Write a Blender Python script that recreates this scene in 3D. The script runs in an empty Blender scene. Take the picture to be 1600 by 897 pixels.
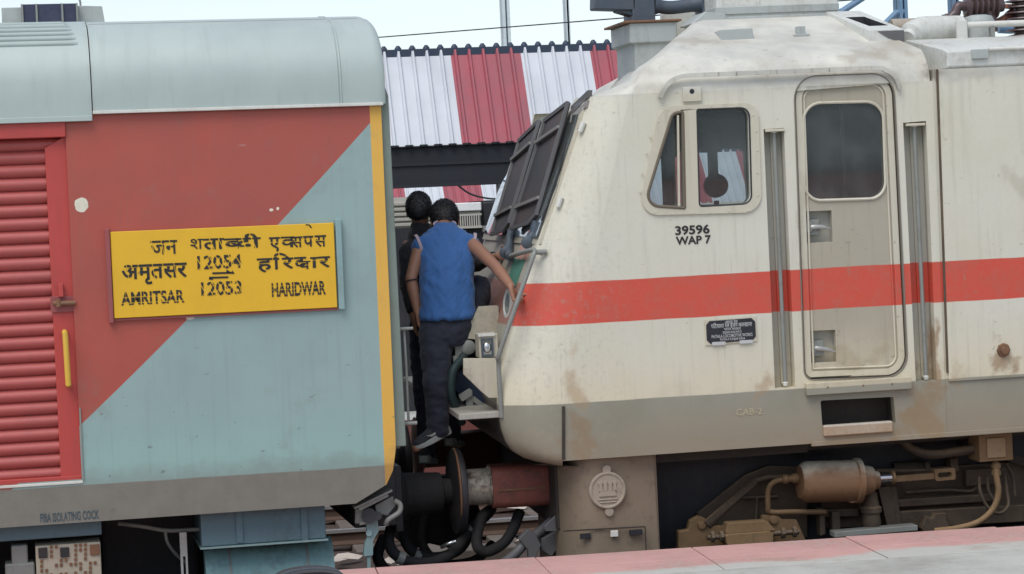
import bpy, bmesh, math, random
from mathutils import Vector, Matrix, noise as mnoise
from mathutils.geometry import tessellate_polygon
random.seed(7)
S = bpy.context.scene
C = S.collection
R = math.radians

# ------------------------------------------------------------------ camera, sky, sun, exposure
FPX = 3500.0
def basis(yaw, pitch, roll):
    cy, sy, cp, sp = math.cos(yaw), math.sin(yaw), math.cos(pitch), math.sin(pitch)
    f = Vector((sy*cp, cy*cp, sp)); r = Vector((cy, -sy, 0)); u = r.cross(f)
    c, s = math.cos(roll), math.sin(roll)
    return Matrix((c*r - s*u, s*r + c*u, f))          # rows right, up, forward
BW = basis(R(9.5), R(-1.85), R(2.55))                 # camera against the world (platform)
BL = basis(R(9.4), R(-2.74), R(2.79))                 # camera against the locomotive
BC = basis(R(12.24), R(-1.70), R(2.41))               # camera against the coach (on the curve)
ML = BW.transposed() @ BL
MC = BW.transposed() @ BC
I3 = Matrix.Identity(3)
CAM = Vector((0, -13.0, 2.8))
cd = bpy.data.cameras.new('camera'); cam = bpy.data.objects.new('camera', cd); C.objects.link(cam)
r_, u_, f_ = BW[0], BW[1], BW[2]
cam.matrix_world = Matrix(((r_.x, u_.x, -f_.x, CAM.x), (r_.y, u_.y, -f_.y, CAM.y), (r_.z, u_.z, -f_.z, CAM.z), (0, 0, 0, 1)))
cd.sensor_width = 36; cd.lens = FPX/1600*36; cd.clip_end = 3000; cd.clip_start = 0.1
S.camera = cam

world = bpy.data.worlds.new('World'); S.world = world; world.use_nodes = True
wn = world.node_tree; wn.nodes.clear()
sky = wn.nodes.new('ShaderNodeTexSky'); sky.sky_type = 'NISHITA'; sky.sun_disc = False
SUN_EL, SUN_AZ = 58, 215                              # azimuth clockwise from +y
sky.sun_elevation = R(SUN_EL); sky.sun_rotation = R(SUN_AZ)
sky.air_density = 1.0; sky.dust_density = 1.0; sky.ozone_density = 1.0
hs = wn.nodes.new('ShaderNodeHueSaturation'); hs.inputs['Saturation'].default_value = 0.55
bg = wn.nodes.new('ShaderNodeBackground'); bg.inputs['Strength'].default_value = 0.13
wo = wn.nodes.new('ShaderNodeOutputWorld')
wn.links.new(sky.outputs[0], hs.inputs['Color']); wn.links.new(hs.outputs[0], bg.inputs[0]); wn.links.new(bg.outputs[0], wo.inputs[0])
sd = bpy.data.lights.new('sun', 'SUN'); sd.energy = 1.5; sd.angle = R(40); sd.color = (1, 0.97, 0.92)
sun = bpy.data.objects.new('sun', sd); C.objects.link(sun)
az, el = R(SUN_AZ), R(SUN_EL)
sdir = Vector((math.sin(az)*math.cos(el), math.cos(az)*math.cos(el), math.sin(el)))
sun.rotation_euler = sdir.to_track_quat('Z', 'Y').to_euler(); sun.location = (0, -5, 30)
vs = S.view_settings; vs.view_transform = 'Standard'; vs.look = 'None'; vs.exposure = 0.45; vs.gamma = 1.0
vs.use_curve_mapping = False
S.render.engine = 'CYCLES'; S.cycles.max_bounces = 6; S.cycles.use_denoising = True

# ------------------------------------------------------------------ pixel of the photograph -> point on a plane of a body's own frame
def ray(px, py): return BW.transposed() @ Vector(((px-800)/FPX, -(py-448.5)/FPX, 1))
def onplane(px, py, M, O, Y):
    Mt = M.transposed(); d = Mt @ ray(px, py); c = Mt @ (CAM-O)
    return c + d*((Y-c.y)/d.y)
OL = Vector((0, 0, 0)); OC = Vector((1.48893, 0, 0))
def L(px, py, Y=0.0): return onplane(px, py, ML, OL, Y)
def K(px, py, Y=0.0): return onplane(px, py, MC, OC, Y)
def W(px, py, Y=0.0): return onplane(px, py, I3, Vector((0, 0, 0)), Y)
def L2(pts, Y=0.0): return [(L(x, y, Y).x, L(x, y, Y).z) for x, y in pts]
def K2(pts, Y=0.0): return [(K(x, y, Y).x, K(x, y, Y).z) for x, y in pts]
def rectf(fn, x0, y0, x1, y1, Y=0.0):
    a, b = fn(x0, (y0+y1)/2, Y), fn(x1, (y0+y1)/2, Y); t, d = fn((x0+x1)/2, y0, Y), fn((x0+x1)/2, y1, Y)
    return a.x, b.x, d.z, t.z

# ------------------------------------------------------------------ materials
class NT:
    def __init__(s, name):
        s.m = bpy.data.materials.new(name); s.m.use_nodes = True; s.t = s.m.node_tree
        s.b = s.t.nodes['Principled BSDF']; s.out = s.t.nodes['Material Output']
        tc = s.t.nodes.new('ShaderNodeTexCoord'); s.P = tc.outputs['Object']
        sx = s.t.nodes.new('ShaderNodeSeparateXYZ'); s.l(s.P, sx.inputs[0]); s.x, s.y, s.z = sx.outputs
    def l(s, a, b): s.t.links.new(a, b)
    def _in(s, sock, v):
        if isinstance(v, (int, float)): sock.default_value = v
        elif isinstance(v, tuple): sock.default_value = (*v, 1) if len(v) == 3 and sock.type == 'RGBA' else v
        else: s.l(v, sock)
    def math(s, op, a, b=0.0, clamp=False):
        n = s.t.nodes.new('ShaderNodeMath'); n.operation = op; n.use_clamp = clamp
        s._in(n.inputs[0], a); s._in(n.inputs[1], b); return n.outputs[0]
    def mul(s, a, b): return s.math('MULTIPLY', a, b)
    def add(s, a, b): return s.math('ADD', a, b)
    def sub(s, a, b): return s.math('SUBTRACT', a, b)
    def step(s, v, lo, hi):                            # smooth 0..1 ramp of v between lo and hi
        n = s.t.nodes.new('ShaderNodeMapRange'); n.interpolation_type = 'SMOOTHSTEP'
        s._in(n.inputs[0], v); n.inputs[1].default_value = lo; n.inputs[2].default_value = hi; return n.outputs[0]
    def mix(s, f, a, b, mode='MIX'):
        n = s.t.nodes.new('ShaderNodeMix'); n.data_type = 'RGBA'; n.blend_type = mode
        s._in(n.inputs['Factor'], f); s._in(n.inputs[6], a); s._in(n.inputs[7], b); return n.outputs[2]
    def noise(s, scale, detail=4, rough=0.55, stretch=None, dist=0.0):
        n = s.t.nodes.new('ShaderNodeTexNoise'); n.inputs['Scale'].default_value = scale
        n.inputs['Detail'].default_value = detail; n.inputs['Roughness'].default_value = rough; n.inputs['Distortion'].default_value = dist
        if stretch:
            mp = s.t.nodes.new('ShaderNodeMapping'); mp.inputs['Scale'].default_value = stretch
            s.l(s.P, mp.inputs[0]); s.l(mp.outputs[0], n.inputs['Vector'])
        else: s.l(s.P, n.inputs['Vector'])
        return n.outputs[0]
    def blob(s, x, z, rx, rz, w=None):                 # 1 at (x, z), 0 at the ellipse; w = noises that pull its outline about
        a = s.mul(s.sub(s.x, x), 1/rx); b = s.mul(s.sub(s.z, z), 1/rz)
        if w: a = s.add(a, s.mul(s.sub(w[0], .5), 3.4)); b = s.add(b, s.mul(s.sub(w[1], .5), 3.4))
        d = s.math('SQRT', s.add(s.mul(a, a), s.mul(b, b)))
        return s.step(d, 1.0, 0.0)
    def bump(s, h, strength=0.2, dist=0.01):
        n = s.t.nodes.new('ShaderNodeBump'); n.inputs['Strength'].default_value = strength; n.inputs['Distance'].default_value = dist
        s.l(h, n.inputs['Height']); s.l(n.outputs[0], s.b.inputs['Normal'])
    def done(s, col, rough=0.5, metal=0.0, spec=None):
        s._in(s.b.inputs['Base Color'], col); s._in(s.b.inputs['Roughness'], rough); s._in(s.b.inputs['Metallic'], metal)
        if spec is not None: s.b.inputs['Specular IOR Level'].default_value = spec
        return s.m

def paint(name, col, rough=0.5, dirt=(0.10, 0.08, 0.06), amt=0.35, scale=3.0, metal=0.0, bump=0.12, streak=True):
    n = NT(name)
    a = n.noise(scale, 6, 0.6); b = n.noise(scale*8, 4, 0.6)
    f = n.mul(n.step(n.add(n.mul(a, 0.7), n.mul(b, 0.3)), 0.45, 0.75), amt)
    if streak:
        st = n.noise(4, 4, 0.6, stretch=(6, 6, 0.5)); f = n.add(f, n.mul(n.step(st, 0.5, 0.8), amt*0.5))
    c = n.mix(f, col, dirt)
    c = n.mix(n.mul(b, 0.25), c, tuple(min(1, v*1.15) for v in col))
    n.bump(n.add(a, n.mul(b, 0.4)), bump, 0.008)
    return n.done(c, n.add(rough-0.08, n.mul(a, 0.2)), metal)

def loco_paint(name, cream, dirtiness=1.0, band=True):
    n = NT(name)
    big = n.noise(1.7, 6, 0.6); mid = n.noise(7, 6, 0.65); fine = n.noise(45, 3, 0.6)
    stk = n.noise(3, 5, 0.6, stretch=(7, 7, 0.35)); ragged = n.noise(9, 8, 0.7, stretch=(1, 1, .55)); pit = n.noise(28, 4, .7); wa = n.noise(4.2, 5, .6); wb = n.noise(3.1, 5, .6, dist=.4)
    c = n.mix(n.mul(n.step(big, 0.35, 0.7), 0.5), cream, tuple(v*w for v, w in zip(cream, (0.93, 0.90, 0.82))))
    # yellowed lower cream
    low = n.mul(n.step(n.add(n.z, n.mul(mid, 0.3)), 2.25, 1.75), 0.6)
    c = n.mix(low, c, (0.68, 0.60, 0.42))
    c = n.mix(n.mul(n.step(stk, 0.5, 0.8), 0.28*dirtiness), c, (0.28, 0.25, 0.19))
    wob = n.mul(n.sub(n.noise(2.5, 3), 0.5), 0.012)
    zz = n.add(n.z, wob)
    if band:
        red = n.mix(n.step(mid, 0.4, 0.7), (0.60, 0.070, 0.042), (0.53, 0.085, 0.055))
        bm = n.mul(n.step(zz, 2.117, 2.123), n.step(zz, 2.371, 2.365))
        c = n.mix(bm, c, red)
    gr = n.mix(n.step(big, 0.35, 0.65), (0.295, 0.30, 0.25), (0.25, 0.235, 0.18))
    gm = n.step(zz, 1.657, 1.650)
    c = n.mix(gm, c, gr)
    top = n.step(n.add(n.z, n.mul(n.sub(mid, 0.5), 0.16)), 3.43, 3.49)
    wht = n.mix(n.step(n.add(n.mul(big, .6), n.mul(mid, .4)), 0.36, 0.66), (0.49, 0.485, 0.445), (0.67, 0.655, 0.58))
    wht = n.mix(n.mul(n.step(n.noise(2.2, 6, .65), 0.42, 0.70), 0.6), wht, (0.38, 0.335, 0.26))
    c = n.mix(top, c, wht)
    # blown brown dust low down
    dust = n.mul(n.step(n.add(n.z, n.mul(n.sub(big, 0.5), 1.1)), 1.72, 1.25), 0.55*dirtiness)
    c = n.mix(dust, c, (0.27, 0.19, 0.115))
    # rust and dust patches where the photograph shows them
    for (px, py, rx, rz, col, a) in (
            (902, 690, .19, .24, (0.25, .175, .105), 1.0), (900, 600, .10, .22, (0.50, .27, .10), .55), (1195, 590, .10, .16, (0.45, .27, .13), .7),
            (1440, 645, .24, .26, (0.27, .18, .095), 1.0), (1330, 690, .3, .08, (0.27, .19, .11), .8), (1567, 548, .13, .13, (0.30, .15, .06), .85), (1465, 570, .035, .30, (0.36, .19, .09), .9),
            (1330, 560, .5, .09, (0.42, .33, .20), .5), (1490, 590, .10, .12, (0.50, .30, .12), .5), (1450, 110, .07, .10, (0.15, .15, .14), .8),
            (1110, 60, .16, .09, (0.30, .27, .22), .5), (1385, 85, .3, .06, (0.30, .27, .22), .5), (1590, 280, .15, .25, (0.42, .38, .32), .4),
            (1260, 400, .05, .7, (0.30, .26, .19), .3)):
        p = L(px, py); bl_ = n.blob(p.x, p.z, rx*1.25, rz*1.25, (wa, wb)); m = n.mul(n.step(n.add(bl_, n.mul(n.sub(ragged, .5), .8)), .22, .95), n.add(n.mul(mid, .7), .50))
        c = n.mix(n.math('MINIMUM', n.mul(m, a), 1.0), c, tuple(v*.5+w*.5 for v, w in zip(col, (.27, .20, .115))))
    drip = n.mul(n.step(n.noise(5, 4, .7, stretch=(9, 9, .22)), .60, .70), n.step(mid, .4, .6))
    c = n.mix(n.mul(drip, .30*dirtiness), c, (0.24, .19, .13))
    front = n.step(n.x, 3.0, 2.6)
    c = n.mix(n.mul(n.mul(n.step(pit, .50, .72), n.add(n.mul(front, .26), .06)), dirtiness), c, (0.33, .32, .28))
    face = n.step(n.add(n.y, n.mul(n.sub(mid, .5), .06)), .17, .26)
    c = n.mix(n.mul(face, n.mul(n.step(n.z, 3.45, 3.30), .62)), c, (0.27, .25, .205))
    c = n.mix(n.mul(face, n.step(n.add(n.z, n.mul(n.sub(mid, .5), .1)), 1.72, 1.60)), c, (0.055, .048, .042))  # lower front near-black: grime, with its shade put into the colour
    # small scuffs
    sp = n.step(n.noise(16, 2, 0.5, stretch=(1, 1, 1.6)), 0.70, 0.75)
    c = n.mix(n.mul(sp, 0.35*dirtiness), c, (0.25, 0.22, 0.17))
    c = n.mix(n.mul(fine, 0.12), c, (0.3, 0.28, 0.22))
    n.bump(n.add(n.add(n.mul(big, 1.6), n.mul(pit, .10)), n.mul(fine, 0.12)), 0.28, 0.016)
    return n.done(c, n.add(0.36, n.mul(mid, 0.22)))

def coach_paint():
    n = NT('coach_paint')
    big = n.noise(1.5, 5, 0.6); mid = n.noise(8, 5, 0.6); fine = n.noise(60, 2)
    teal = n.mix(n.step(big, 0.35, 0.7), (0.292, 0.402, 0.392), (0.262, 0.360, 0.350))
    teal = n.mix(n.step(n.z, 1.9, 1.4), teal, (0.285, 0.435, 0.41))
    red = n.mix(n.step(big, 0.3, 0.7), (0.42, 0.086, 0.060), (0.355, 0.084, 0.066))
    line = n.add(n.add(3.489, n.mul(n.x, 1.0477)), n.mul(n.mul(n.x, n.x), 0.0465))
    dz = n.sub(n.z, line)
    c = n.mix(n.step(dz, -0.002, 0.003), teal, red)
    # soles, and the yellow end stripe
    wob = n.mul(n.sub(n.noise(3, 3), 0.5), 0.01)
    c = n.mix(n.step(n.add(n.z, wob), 1.372, 1.366), c, n.mix(n.step(mid, .35, .7), (0.225, 0.225, 0.195), (0.19, 0.185, 0.155)))
    ye = n.mix(n.step(n.z, 1.39, 1.36), (0.72, 0.41, 0.075), (0.58, 0.29, 0.03))
    xs = n.add(n.x, n.mul(n.sub(n.z, 2.4), -0.002))
    c = n.mix(n.step(xs, -0.118, -0.116), c, ye)
    sp = n.mul(n.step(n.noise(14, 2, 0.5, stretch=(1, 1, 1.8)), 0.685, 0.73), n.step(n.z, 2.6, 1.5))
    c = n.mix(n.mul(sp, 0.55), c, (0.11, 0.13, 0.13))
    stk = n.noise(3, 4, 0.6, stretch=(8, 8, 0.3))
    c = n.mix(n.mul(n.step(stk, 0.5, 0.8), 0.16), c, (0.14, 0.13, 0.12))
    # chipped patches of bare primer
    for (px, py, rx, rz) in ((127, 320, .045, .05), (424, 328, .014, .010), (434, 326, .010, .012), (297, 497, .03, .012)):
        p = K(px, py); m = n.step(n.add(n.blob(p.x, p.z, rx*1.5, rz*1.5), n.mul(n.sub(n.noise(22, 2), 0.5), 0.5)), 0.40, 0.46)
        c = n.mix(n.mul(m, n.step(n.blob(p.x, p.z, rx*2, rz*2), 0.02, 0.1)), c, (0.72, 0.68, 0.55))
    smear = n.mul(n.step(n.noise(2.4, 7, .7), .52, .66), n.step(n.noise(11, 5, .7), .40, .60))
    c = n.mix(n.mul(smear, .22), c, (0.20, .17, .14))
    scr = n.step(n.noise(6, 3, .5, stretch=(.5, 1, 9), dist=.6), .735, .75)
    c = n.mix(n.mul(scr, .35), c, (0.42, .40, .36))
    gr = n.mul(n.step(n.add(n.z, n.mul(n.sub(mid, .5), .25)), 1.50, 1.36), .35)
    c = n.mix(gr, c, (0.15, .135, .11))
    pock = n.noise(2.2, 2, .5, stretch=(1.4, 1, .8))
    n.bump(n.add(n.add(n.mul(big, 1.0), n.mul(pock, 1.4)), n.mul(fine, 0.06)), 0.26, 0.02)
    return n.done(c, n.add(0.34, n.mul(mid, 0.16)))

def roof_paint():
    n = NT('coach_roof_paint')
    big = n.noise(1.3, 5, 0.6); mid = n.noise(6, 5, 0.6)
    c = n.mix(n.step(big, 0.3, 0.7), (0.43, 0.50, 0.475), (0.37, 0.435, 0.42))
    st = n.noise(3, 4, 0.6, stretch=(5, 0.6, 0.6))
    c = n.mix(n.mul(n.step(st, 0.5, 0.8), 0.22), c, (0.25, 0.27, 0.25))
    p = n.mul(n.step(n.math('ABSOLUTE', n.sub(n.x, K(140, 100).x)), 0.03, 0.0), n.step(mid, .35, .6))
    c = n.mix(n.mul(p, 0.3), c, (0.3, 0.31, 0.28))
    n.bump(big, 0.1, 0.02)
    return n.done(c, 0.45)

def glass(name, tint=(0.35, 0.42, 0.42), trans=0.75, dust=0.10):
    n = NT(name); t = n.t; t.nodes.remove(n.b)
    tr = t.nodes.new('ShaderNodeBsdfTransparent'); tr.inputs[0].default_value = (*tint, 1)
    gl = t.nodes.new('ShaderNodeBsdfGlossy'); gl.inputs['Roughness'].default_value = 0.03; gl.inputs[0].default_value = (0.9, 0.95, 0.97, 1)
    fr = t.nodes.new('ShaderNodeFresnel'); fr.inputs[0].default_value = 1.5
    du = t.nodes.new('ShaderNodeBsdfDiffuse'); du.inputs[0].default_value = (0.30, 0.33, 0.32, 1)
    m0 = t.nodes.new('ShaderNodeMixShader'); n.l(n.add(n.mul(n.step(n.noise(3.5, 5), .35, .8), 0.16), dust), m0.inputs[0]); n.l(tr.outputs[0], m0.inputs[1]); n.l(du.outputs[0], m0.inputs[2])
    mx = t.nodes.new('ShaderNodeMixShader'); n.l(n.add(n.mul(fr.outputs[0], 1.6), 1-trans-0.2), mx.inputs[0]); n.l(m0.outputs[0], mx.inputs[1]); n.l(gl.outputs[0], mx.inputs[2])
    n.l(mx.outputs[0], n.out.inputs[0]); return n.m

def canopy_sheet(x0, w, name='canopy_sheet'):
    n = NT(name)
    k = n.math('MODULO', n.add(n.mul(n.sub(n.x, x0), 1/w), 200), 2.0)
    m = n.step(k, 0.998, 1.002)
    red = n.mix(n.step(n.noise(3, 5), .35, .7), (0.36, 0.075, 0.10), (0.30, 0.08, 0.10))
    wh = n.mix(n.step(n.noise(2, 5), .35, .7), (0.58, 0.61, 0.65), (0.52, 0.55, 0.59))
    c = n.mix(m, wh, red)
    c = n.mix(n.mul(n.step(n.noise(4, 4, .6, stretch=(8, .4, .4)), .5, .8), 0.15), c, (0.3, 0.28, 0.27))
    return n.done(c, 0.5)

def dusty(name, col, top=(0.36, 0.26, 0.16), amt=0.8, rough=0.75, scale=5, rng=(-.5, .8)):
    n = NT(name)
    g = n.t.nodes.new('ShaderNodeNewGeometry'); sx = n.t.nodes.new('ShaderNodeSeparateXYZ'); n.l(g.outputs['Normal'], sx.inputs[0])
    a = n.noise(scale, 6, .6); b = n.noise(scale*7, 4, .6)
    up = n.step(n.add(sx.outputs[2], n.mul(n.sub(a, .5), 1.2)), *rng)       # dust settles on faces that look up
    c = n.mix(n.mul(up, amt), col, top)
    c = n.mix(n.mul(n.step(b, .5, .75), .35), c, tuple(v*0.45 for v in col))
    n.bump(b, .3, .006)
    return n.done(c, rough)

M = {}
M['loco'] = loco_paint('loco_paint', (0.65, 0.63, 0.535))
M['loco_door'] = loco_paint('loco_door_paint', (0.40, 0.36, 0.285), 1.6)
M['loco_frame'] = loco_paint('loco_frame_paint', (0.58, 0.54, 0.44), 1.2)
M['loco_recess'] = loco_paint('loco_recess_paint', (0.43, 0.42, 0.37), 1.4)  # body paint darkened: shade inside the recesses is put into the colour
M['coach'] = coach_paint(); M['roof'] = roof_paint()
M['red_door'] = paint('red_door', (0.46, 0.062, 0.052), .42, (0.16, .05, .05), .3, bump=.06)
M['red_slat'] = paint('red_slat', (0.40, 0.083, 0.074), .45, (0.17, .06, .06), .35, bump=.05)
M['yellow_board'] = paint('yellow_board', (0.74, 0.43, 0.022), .42, (0.40, .24, .03), .22, bump=.04)
M['yellow'] = paint('yellow_handle', (0.66, 0.42, 0.06), .4, (0.25, .12, .03), .4)
M['teal_metal'] = paint('teal_metal', (0.24, 0.36, 0.36), .45, bump=.05)
M['post_green'] = paint('post_green', (0.19, 0.235, 0.205), .5, bump=.05)
M['cream_plain'] = paint('cream_plain', (0.50, .46, .36), .5, (.22, .18, .13), .6, 5)
M['step_grey'] = paint('step_grey', (0.36, .345, .30), .55, (.16, .13, .10), .7, 7)
M['maroon_metal'] = paint('maroon_metal', (0.30, 0.075, 0.075), .5)
M['black_paint'] = paint('black_lettering', (0.018, 0.016, 0.017), .6, (0.06, .045, .02), .5, 20, bump=.02, streak=False)
M['blue_paint'] = paint('blue_lettering', (0.035, 0.07, 0.09), .6, (0.17, .175, .15), .9, 25, bump=.02, streak=False)
M['pale_paint'] = paint('pale_lettering', (0.42, 0.37, 0.24), .6, (0.2, .2, .16), .9, 25, bump=.02, streak=False)
M['dark_metal'] = paint('dark_metal', (0.022, 0.022, 0.026), .5, (0.06, .045, .035), .6, 6)
M['black_rubber'] = paint('black_rubber', (0.011, 0.011, 0.012), .8, (0.045, .034, .027), .6, 9)
M['mesh'] = None
M['grey_metal'] = paint('grey_metal', (0.24, 0.25, 0.23), .45, (0.12, .10, .08), .5, 8)
M['white_metal'] = paint('white_metal', (0.62, 0.62, 0.57), .45, (0.25, .21, .15), .4, 8)
M['roof_white'] = paint('roof_white', (0.60, 0.61, 0.57), .5, (0.28, .26, .22), .75, 3.5)
M['roof_grey'] = paint('roof_grey', (0.38, 0.41, 0.40), .5, (0.2, .19, .16), .6, 4)
M['slate'] = paint('slate_metal', (0.055, 0.075, 0.10), .5, (0.12, .11, .10), .6, 6)
M['navy_grille'] = paint('navy_grille', (0.03, 0.035, 0.075), .45, (0.10, .11, .13), .4, 6)
M['under'] = dusty('underframe_dust', (0.060, 0.043, 0.030), (0.22, .155, .095), .75)
M['under_light'] = dusty('dust_caked', (0.17, 0.105, 0.05), (0.33, .21, .105), .75)
M['under_dark'] = dusty('underframe_dark', (0.032, 0.026, 0.022), (0.10, .075, .05), .5)
M['pilot'] = dusty('pilot_dust', (0.215, 0.165, 0.115), (0.30, .24, .17), .5, .65, 2.5)
M['buffer_red'] = paint('buffer_red', (0.21, 0.062, 0.045), .55, (0.06, .042, .035), 1.1, 6, bump=.4)
M['rust'] = paint('rust_metal', (0.20, 0.10, 0.05), .65, (0.08, .05, .035), .8, 9, bump=.3)
M['handle_grey'] = paint('handle_grey', (0.42, .42, .40), .35, (.2, .18, .15), .5, 20, metal=.4)
M['chrome'] = paint('polished_rod', (0.65, 0.66, 0.67), .22, (0.3, .26, .2), .25, 8, metal=.9, bump=.02)
M['blue_tank'] = paint('blue_tank', (0.10, 0.175, 0.205), .5, (0.05, .06, .06), .55, 4)
M['teal_tank'] = paint('teal_tank', (0.20, 0.36, 0.37), .5, (0.07, .07, .05), .8, 4)
M['porcelain'] = paint('insulator_brown', (0.085, 0.055, 0.058), .3, (0.16, .12, .10), .5, 8, bump=.05)
M['copper'] = paint('copper', (0.30, 0.115, 0.07), .55, (0.12, .07, .05), .5, 8)
M['mast'] = paint('mast_steel', (0.60, 0.68, 0.70), .5, (0.3, .18, .2), .4, 3)  # haze over the distant steel is put into this pale colour
M['mast_blue'] = paint('mast_blue', (0.14, 0.24, 0.36), .5, (0.1, .15, .2), .4, 3)
M['glass'] = glass('window_glass', (0.46, 0.54, 0.55), .72, .14)
M['wind_glass'] = glass('windscreen_glass', (0.30, 0.42, 0.40), .66, .22)
M['cab_inside'] = paint('cab_inside', (0.36, 0.41, 0.38), .6, bump=.02)
M['wind_back'] = paint('windscreen_back', (0.05, .085, .08), .5)
M['cab_dark'] = paint('cab_dark', (0.015, 0.017, 0.022), .6, bump=.02)
M['plaque'] = paint('plaque_black', (0.022, 0.022, 0.03), .35, (0.05, .045, .04), .4, 12, bump=.03)
M['plaque_text'] = paint('plaque_letter', (0.50, 0.50, 0.50), .4, (0.2, .18, .17), .4, 30, bump=.02, streak=False)
M['decal_green'] = paint('decal_green', (0.08, 0.23, 0.17), .5); M['decal_pink'] = paint('decal_pink', (0.52, 0.30, 0.25), .5)
M['skin'] = paint('skin', (0.29, 0.145, 0.09), .5, (0.16, .07, .045), .4, 8, bump=.05, streak=False)
M['hair'] = paint('hair', (0.010, 0.009, 0.011), .5, (0.02, .018, .018), .5, 40, bump=.5, streak=False)
def cloth(name, col, amt=.5):
    n = NT(name); a = n.noise(9, 4, .6, stretch=(1.6, 1.6, .55), dist=.8); b = n.noise(400, 1)
    n.bump(n.add(a, n.mul(b, .03)), amt, .03)
    c = n.mix(n.mul(n.noise(5, 3), .4), col, tuple(v*0.75 for v in col))
    n.b.inputs['Sheen Weight'].default_value = .15
    return n.done(c, .85)
M['blue_vest'] = cloth('blue_vest', (0.032, 0.118, 0.325), .5); M['pale_trim'] = cloth('pale_trim', (0.42, 0.34, 0.38), .3)
M['navy_cloth'] = cloth('navy_trousers', (0.018, 0.023, 0.040)); M['black_cloth'] = cloth('black_cloth', (0.012, 0.012, 0.016)); M['jeans'] = cloth('grey_jeans', (0.06, 0.085, 0.115))
M['shoe'] = cloth('shoe_dark', (0.025, 0.028, 0.035)); M['sole'] = paint('shoe_sole', (0.36, 0.40, 0.37), .6, (0.2, .19, .16), .5, 20)
M['connector_board'] = paint('connector_board', (0.44, 0.40, 0.31), .55, (0.22, .17, .12), .5, 8)
def screen_mat():
    n = NT('wire_mesh_screen')
    a = n.math('SINE', n.mul(n.y, 900)); b = n.math('SINE', n.mul(n.z, 900))
    g = n.step(n.math('MAXIMUM', a, b), .55, .8)
    c = n.mix(n.mul(n.step(n.noise(2.2, 5), .35, .75), .8), (0.035, 0.036, 0.042), (0.095, 0.058, 0.045))
    c = n.mix(n.mul(g, .35), c, (0.10, 0.085, 0.08))
    return n.done(c, .6)
M['mesh'] = screen_mat()
def concrete(name, col, scale=1.2, blot=(0.30, .28, .25)):
    n = NT(name); a = n.noise(scale, 7, .65); b = n.noise(scale*12, 5, .65)
    c = n.mix(n.step(a, .38, .66), col, tuple(v*.78 for v in col))
    c = n.mix(n.mul(n.step(n.add(n.mul(a, .5), n.mul(b, .5)), .5, .64), .55), c, blot)
    n.bump(b, .25, .01); return n.done(c, .8)
M['concrete'] = concrete('platform_concrete', (0.47, 0.48, 0.45))
def coping():
    n = NT('pink_coping_paint'); a = n.noise(2.2, 7, .65); b = n.noise(26, 5, .65); d = n.noise(.9, 6, .7)
    c = n.mix(n.step(a, .38, .66), (0.55, 0.325, 0.30), (0.46, 0.26, 0.24))
    c = n.mix(n.mul(n.step(n.add(n.mul(a, .5), n.mul(b, .5)), .5, .62), .6), c, (0.47, .39, .36))
    edge = n.step(n.add(n.y, n.mul(n.sub(d, .5), .75)), -.86, -.98)          # the paint ends unevenly against bare concrete
    c = n.mix(edge, c, (0.46, .46, .43))
    c = n.mix(n.mul(n.step(n.noise(1.3, 7, .7), .54, .64), .5), c, (0.33, .25, .20))
    n.bump(n.add(b, n.mul(a, .6)), .35, .012); return n.done(c, .8)
M['coping'] = coping()
M['plinth'] = concrete('platform_wall', (0.12, 0.10, 0.09))
M['maroon_wall'] = concrete('maroon_wall', (0.17, 0.055, 0.045))
M['ballast'] = concrete('ballast', (0.07, 0.048, 0.038), 5, (0.03, .022, .019))
M['sleeper'] = concrete('concrete_sleeper', (0.15, 0.125, 0.105), 6, (0.14, .11, .09))
M['rail_top'] = paint('worn_rail', (0.62, 0.62, 0.62), .25, (0.4, .35, .3), .2, 3, metal=.8, bump=.02); M['rail'] = paint('rail_rust', (0.085, 0.05, 0.035), .8, (0.04, .03, .025), .7, 8)
M['litter'] = paint('litter', (0.55, 0.48, 0.42), .6, (0.25, .18, .14), .6, 12)
M['dark_beam'] = paint('canopy_dark_steel', (0.013, 0.016, 0.022), .7, (0.03, .028, .026), .5, 2)
M['kiosk'] = paint('kiosk_cream', (0.46, 0.44, 0.39), .5, (0.3, .27, .22), .4, 3); M['kiosk_white'] = paint('kiosk_white', (0.80, 0.80, 0.78), .5)

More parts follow.
